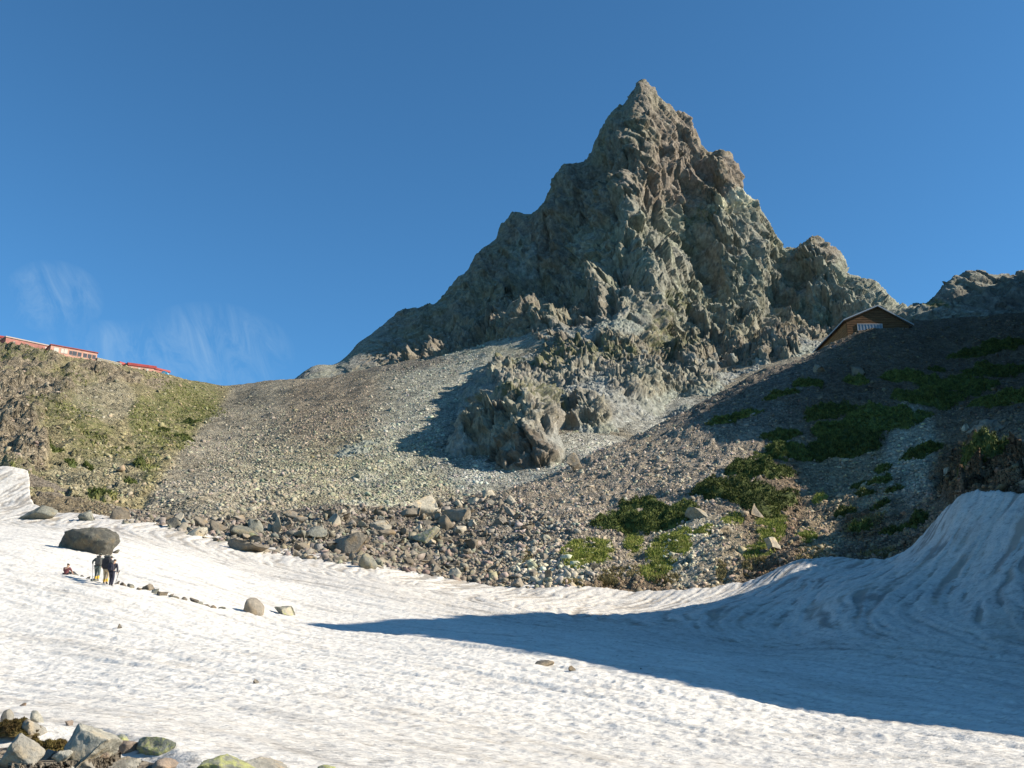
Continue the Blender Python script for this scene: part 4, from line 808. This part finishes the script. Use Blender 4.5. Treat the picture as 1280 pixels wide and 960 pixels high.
def person(label, loc, rz, J, top, legs, extra, scale=1., group=None, hat=None):
    """J: joints by name. body is one surface; clothes hug it as children"""
    names = ['pelvis', 'waist', 'chest', 'neck', 'head', 'shl', 'ell', 'wrl', 'hdl', 'shr', 'elr', 'wrr', 'hdr', 'hil', 'knl', 'anl', 'tol', 'hir', 'knr', 'anr', 'tor']
    rad = dict(pelvis=(.14, .1), waist=(.125, .09), chest=(.155, .105), neck=(.055, .055), head=(.07, .08), shl=(.06,)*2, shr=(.06,)*2, ell=(.04,)*2, elr=(.04,)*2, wrl=(.028,)*2, wrr=(.028,)*2, hdl=(.035, .02), hdr=(.035, .02), hil=(.085,)*2, hir=(.085,)*2, knl=(.055,)*2, knr=(.055,)*2, anl=(.038,)*2, anr=(.038,)*2, tol=(.04, .03), tor=(.04, .03))
    ch = [('pelvis', 'waist'), ('waist', 'chest'), ('chest', 'neck'), ('neck', 'head'), ('chest', 'shl'), ('shl', 'ell'), ('ell', 'wrl'), ('wrl', 'hdl'), ('chest', 'shr'), ('shr', 'elr'), ('elr', 'wrr'), ('wrr', 'hdr'), ('pelvis', 'hil'), ('hil', 'knl'), ('knl', 'anl'), ('anl', 'tol'), ('pelvis', 'hir'), ('hir', 'knr'), ('knr', 'anr'), ('anr', 'tor')]
    ix = {n: i for i, n in enumerate(names)}
    nodes = [(*J[n], *rad[n]) for n in names]; h = Vector(J['head']); nk = Vector(J['neck'])
    up = (h-nk).normalized(); ht = h+up*.10; nodes += [(*(h+up*.06), .085, .1), (*ht, .06, .07)]; edges = [(ix[a], ix[b]) for a, b in ch]+[(4, 21), (21, 22)]
    face = h+Vector((0, 0, .04)); fd = J.get('face', (0, 1, 0)); nodes.append((*(face+Vector(fd)*.115), .016, .016)); edges.append((4, 23))          # nose
    root = link('person', skin_mesh('person', nodes, edges, 'skin', None), label=label, category='person'); root.location = loc; root.rotation_euler = (0, 0, rz); root.scale = (scale,)*3
    if group: root['group'] = group
    def cloth(name, keys, mat, grow):
        sub = [k for k in keys]; id2 = {k: i for i, k in enumerate(sub)}
        return skin_mesh(name, [(*J[k], rad[k][0]+grow, rad[k][1]+grow) for k in sub], [(id2[a], id2[b]) for a, b in ch if a in id2 and b in id2], mat, root)
    sleeves = ['shl', 'ell', 'shr', 'elr']+(['wrl', 'wrr'] if top[1] else [])
    cloth('jacket', ['pelvis', 'waist', 'chest']+sleeves, top[0], .022)
    cloth('trousers', ['pelvis', 'hil', 'knl', 'anl', 'hir', 'knr', 'anr'], legs, .025)
    for sfx in 'lr':
        a, t = Vector(J['an'+sfx]), Vector(J['to'+sfx]); skin_mesh('boot', [(*(a+Vector((0, 0, .08))), .06), (*(a-Vector((0, 0, .01))), .06), (*t, .055, .045)], [(0, 1), (1, 2)], 'boot', root)
        if 'gaiter' in extra:
            k = Vector(J['kn'+sfx]); skin_mesh('gaiter', [(*(a*.9+k*.1), .07), (*(a*.5+k*.5), .078), (*(a*.25+k*.75), .075)], [(0, 1), (1, 2)], 'gaiter', root)
    b = Vector(fd)*-.025; skin_mesh('hair', [(*(h+b+up*.0), .085, .085), (*(h+b+up*.08), .098, .105), (*(h+b*.6+up*.125), .072, .08)], [(0, 1), (1, 2)], 'hair', root)
    for sx in (-.03, .03): pass
    if hat:
        c = skin_mesh('cap', [(*(h+up*.09), .108, .115), (*(h+up*.15), .085, .09)], [(0, 1)], hat, root)
        bm = bmesh.new(); bmesh.ops.create_cone(bm, cap_ends=True, segments=20, radius1=.19, radius2=.15, depth=.02)
        for v in bm.verts: v.co += h+up*.085
        part('brim', bm, hat, c)
    return root
def stick(label, a, b, mat='pole', group=None):
    a, b = Vector(a), Vector(b); bm = bmesh.new(); L = (b-a).length
    bmesh.ops.create_cone(bm, cap_ends=True, segments=8, radius1=.018, radius2=.012, depth=L); q = (b-a).to_track_quat('Z', 'Y')
    for v in bm.verts: v.co = q@Vector((v.co.x, v.co.y, v.co.z+L/2))
    o = part('trekking_pole', bm, mat, None, label=label, category='trekking pole'); o.location = a
    bm = bmesh.new(); bmesh.ops.create_cone(bm, cap_ends=True, segments=10, radius1=.026, radius2=.022, depth=.16)
    for v in bm.verts: v.co = q@Vector((v.co.x, v.co.y, v.co.z+.05))
    part('grip', bm, 'boot', o)
    bm = bmesh.new(); bmesh.ops.create_cone(bm, cap_ends=True, segments=10, radius1=.05, radius2=.05, depth=.015)
    for v in bm.verts: v.co = q@Vector((v.co.x, v.co.y, v.co.z+L-.09))
    part('basket', bm, 'boot', o)
def stand(lean=.12, step=.12, arml=(-.34, .1, 1.08), armr=(.32, .08, .9)):
    J = dict(pelvis=(0, 0, .93), waist=(0, lean*.3, 1.1), chest=(0, lean*.8, 1.32), neck=(0, lean*1.15, 1.47), head=(0, lean*1.35, 1.57), shl=(-.19, lean*.9, 1.38), shr=(.19, lean*.9, 1.38),
      hil=(-.1, 0, .88), hir=(.1, 0, .88), knl=(-.11, step*.9+.05, .5), knr=(.11, -step*.3+.06, .49), anl=(-.11, step, .09), anr=(.12, -step, .09), tol=(-.12, step+.15, .03), tor=(.14, -step+.15, .03))
    for s, w in (('l', arml), ('r', armr)):
        sh = Vector(J['sh'+s]); wv = Vector(w); mid = (sh+wv)/2+Vector(((-.07 if s == 'l' else .07), -.06, -.03)); J['el'+s] = tuple(mid); J['wr'+s] = tuple(wv); J['hd'+s] = tuple(wv+(wv-mid).normalized()*.09)
    return J
def backpack(label, loc, rz, w, d, h, mat, sc=1.):
    bm = bmesh.new(); prof = [(-.42, 0), (.42, 0), (.5, .12), (.5, .7), (.42, .92), (.25, 1), (-.25, 1), (-.42, .92), (-.5, .7), (-.5, .12)]
    prism_bm(bm, [(x*w, z*h) for x, z in prof], -d, 0); bmesh.ops.bevel(bm, geom=bm.edges[:], offset=.05, segments=3, affect='EDGES')
    o = part('backpack', bm, mat, None, label=label, category='backpack'); o.location = loc; o.rotation_euler = (.12, 0, rz); o.scale = (sc,)*3
    for s in (-1, 1):
        bm = bmesh.new(); box_bm(bm, s*.13*1-.025, s*.13+.025, .003, .03, .12*h, .85*h); part('shoulder_strap', bm, 'boot', o)
    bm = bmesh.new(); prism_bm(bm, [(-.38*w, .97*h), (.38*w, .97*h), (.40*w, 1.12*h), (.28*w, 1.2*h), (-.28*w, 1.2*h), (-.4*w, 1.12*h)], -d*.85, -.02); bmesh.ops.bevel(bm, geom=bm.edges[:], offset=.04, segments=2, affect='EDGES'); part('lid_pocket', bm, 'packgrey', o)
    bm = bmesh.new(); prism_bm(bm, [(-.36*w, .12*h), (.36*w, .12*h), (.36*w, .5*h), (-.36*w, .5*h)], -d-.07, -d-.004); bmesh.ops.bevel(bm, geom=bm.edges[:], offset=.02, segments=2, affect='EDGES'); part('front_pocket', bm, mat, o)
    return o
def foot(u, v): return at_near(u, v)
S = .81
pA = foot(131, 731); A = stand(.34, .1, (-.22, .42, .98), (.24, .4, .98))
person('person in khaki trousers and yellow gaiters seen from behind, middle of three hikers', pA, 0, A, ('charcoal', True), 'khaki', ['gaiter'], S, hat='capc')
backpack('big black backpack on the back of the middle hiker in khaki trousers', pA+Vector((.03, .12, .92))*S, 0, .50, .34, .66, 'pack', S)
pB = foot(120, 727.5); Bj = stand(.18, .16, (-.40, .28, 1.12), (.2, .1, .92)); Bj['face'] = (-.5, .85, 0)
person('hiker in a grey green jacket and brimmed hat leaning on a pole, left of three', pB, .1, Bj, ('jacket_g', True), 'jacket_g', ['gaiter'], S, hat='capc')
backpack('dark grey backpack on the left hiker with the brimmed hat', pB+Vector((.05, .02, .95))*S, .1, .36, .24, .5, 'packgrey', S)
stick('trekking pole planted by the left hiker with the brimmed hat', pB+Vector((-.46, .34, 1.2))*S, foot(113, 729)+Vector((0, .25, 0)))
pC = foot(138, 733.5); Cj = stand(.16, .1, (-.2, .14, .9), (.28, .1, .86))
person('hiker all in dark navy clothes standing at the right of three', pC, -.1, Cj, ('navy', True), 'navy', [], S*.93)
backpack('navy backpack on the hiker dressed in dark navy', pC+Vector((-.02, -.03, .9))*S, -.1, .32, .22, .44, 'navy', S)
stick('thin trekking pole held by the dark navy hiker at the right', pC+Vector((.34, .16, .9))*S, foot(142.5, 731.5)+Vector((.05, 0, 0)))
pD = foot(82, 719.5); Dj = dict(pelvis=(0, 0, .06), waist=(0, .03, .22), chest=(.02, .06, .44), neck=(.04, .08, .58), head=(.06, .09, .67), shl=(-.17, .06, .49), shr=(.2, .06, .49), ell=(-.22, .2, .28), wrl=(-.08, .36, .2), hdl=(0, .4, .17), elr=(.34, .1, .28), wrr=(.44, .12, .1), hdr=(.52, .13, .05),
  hil=(-.1, .06, .06), hir=(.1, .05, .05), knl=(-.02, .42, .3), knr=(.3, .38, .28), anl=(.1, .75, .05), anr=(.5, .68, .05), tol=(.16, .88, .04), tor=(.6, .8, .04), face=(.8, .6, 0))
person('person in a maroon top sitting on the snow, leaning on one hand', pD, 0, Dj, ('maroon_c', False), 'charcoal', [], .74)
cam = bpy.data.cameras.new('camera'); co = bpy.data.objects.new('camera', cam); COL.objects.link(co)
cam.sensor_width = 36; cam.lens = 36*FPX/1280; cam.clip_end = 5000; cam.clip_start = .1
co.rotation_euler = (R(90)+PITCH, 0, 0); SC.camera = co
sv = Vector((math.cos(SUN_EL)*math.cos(SUN_A), -math.cos(SUN_EL)*math.sin(SUN_A), math.sin(SUN_EL)))
sl = bpy.data.lights.new('sun', 'SUN'); sl.energy = 5; sl.angle = R(.53); sl.color = (1, .92, .79)
so = bpy.data.objects.new('sun', sl); COL.objects.link(so); so.rotation_euler = (-sv).to_track_quat('-Z', 'Y').to_euler(); so.location = (200, -20, 300)
W = bpy.data.worlds.new('World'); SC.world = W; W.use_nodes = True
nt = W.node_tree; sky = nt.nodes.new('ShaderNodeTexSky'); sky.sky_type = 'NISHITA'; sky.sun_disc = False
sky.sun_elevation = SUN_EL; sky.sun_rotation = math.atan2(sv.x, sv.y); sky.altitude = 2700; sky.air_density = 1; sky.dust_density = 1; sky.ozone_density = 3
bg = nt.nodes['Background']; tm = nt.nodes.new('ShaderNodeMix'); tm.data_type = 'RGBA'; tm.blend_type = 'MULTIPLY'; tm.inputs[0].default_value = 1; tm.inputs[7].default_value = (.53, .985, 1.12, 1)
nt.links.new(sky.outputs[0], tm.inputs[6]); 
N = nt.nodes.new; LK = nt.links.new
def wm(op, a, b=0., clamp=False):
    n = N('ShaderNodeMath'); n.operation = op; n.use_clamp = clamp
    for i, v in enumerate((a, b)):
        if hasattr(v, 'is_output'): LK(v, n.inputs[i])
        else: n.inputs[i].default_value = v
    return n.outputs[0]
tc = N('ShaderNodeTexCoord').outputs['Generated']; sx = N('ShaderNodeSeparateXYZ'); LK(tc, sx.inputs[0])
az = wm('ARCTAN2', sx.outputs[0], sx.outputs[1]); el = wm('ARCSINE', sx.outputs[2])          # bearing and height of the sky direction
cb = N('ShaderNodeCombineXYZ'); LK(wm('ADD', wm('MULTIPLY', az, 20.), wm('MULTIPLY', el, 9.)), cb.inputs[0]); LK(wm('MULTIPLY', el, 9.), cb.inputs[1])
cn = N('ShaderNodeTexNoise'); LK(cb.outputs[0], cn.inputs['Vector']); cn.inputs['Scale'].default_value = 1.6; cn.inputs['Detail'].default_value = 11; cn.inputs['Roughness'].default_value = .68; cn.inputs['Distortion'].default_value = .9
wisp = None
for a0, e0, ra, re in ((R(-26.4), R(19.0), R(2.6), R(2.0)), (R(-17.6), R(17.2), R(4.6), R(2.7)), (R(-21), R(16.6), R(6), R(1.8))):      # wind-torn wisps over the saddle
    d = wm('ADD', wm('POWER', wm('ABSOLUTE', wm('DIVIDE', wm('SUBTRACT', az, a0), ra)), 2.), wm('POWER', wm('ABSOLUTE', wm('DIVIDE', wm('SUBTRACT', el, e0), re)), 2.))
    k = wm('SUBTRACT', 1., d, True); wisp = k if wisp is None else wm('MAXIMUM', wisp, k)
mr = N('ShaderNodeMapRange'); LK(cn.outputs['Fac'], mr.inputs[0]); mr.inputs[1].default_value = .42; mr.inputs[2].default_value = .78; mr.inputs[3].default_value = 0; mr.inputs[4].default_value = .36
cm = N('ShaderNodeMix'); cm.data_type = 'RGBA'; LK(wm('MULTIPLY', mr.outputs[0], wm('POWER', wisp, .7), True), cm.inputs[0]); LK(tm.outputs[2], cm.inputs[6]); cm.inputs[7].default_value = (3.2, 4.3, 5.2, 1); LK(cm.outputs[2], bg.inputs[0]); bg.inputs[1].default_value = .092
SC.view_settings.view_transform = 'Standard'; SC.view_settings.look = 'None'; SC.view_settings.exposure = .86; SC.view_settings.gamma = 1
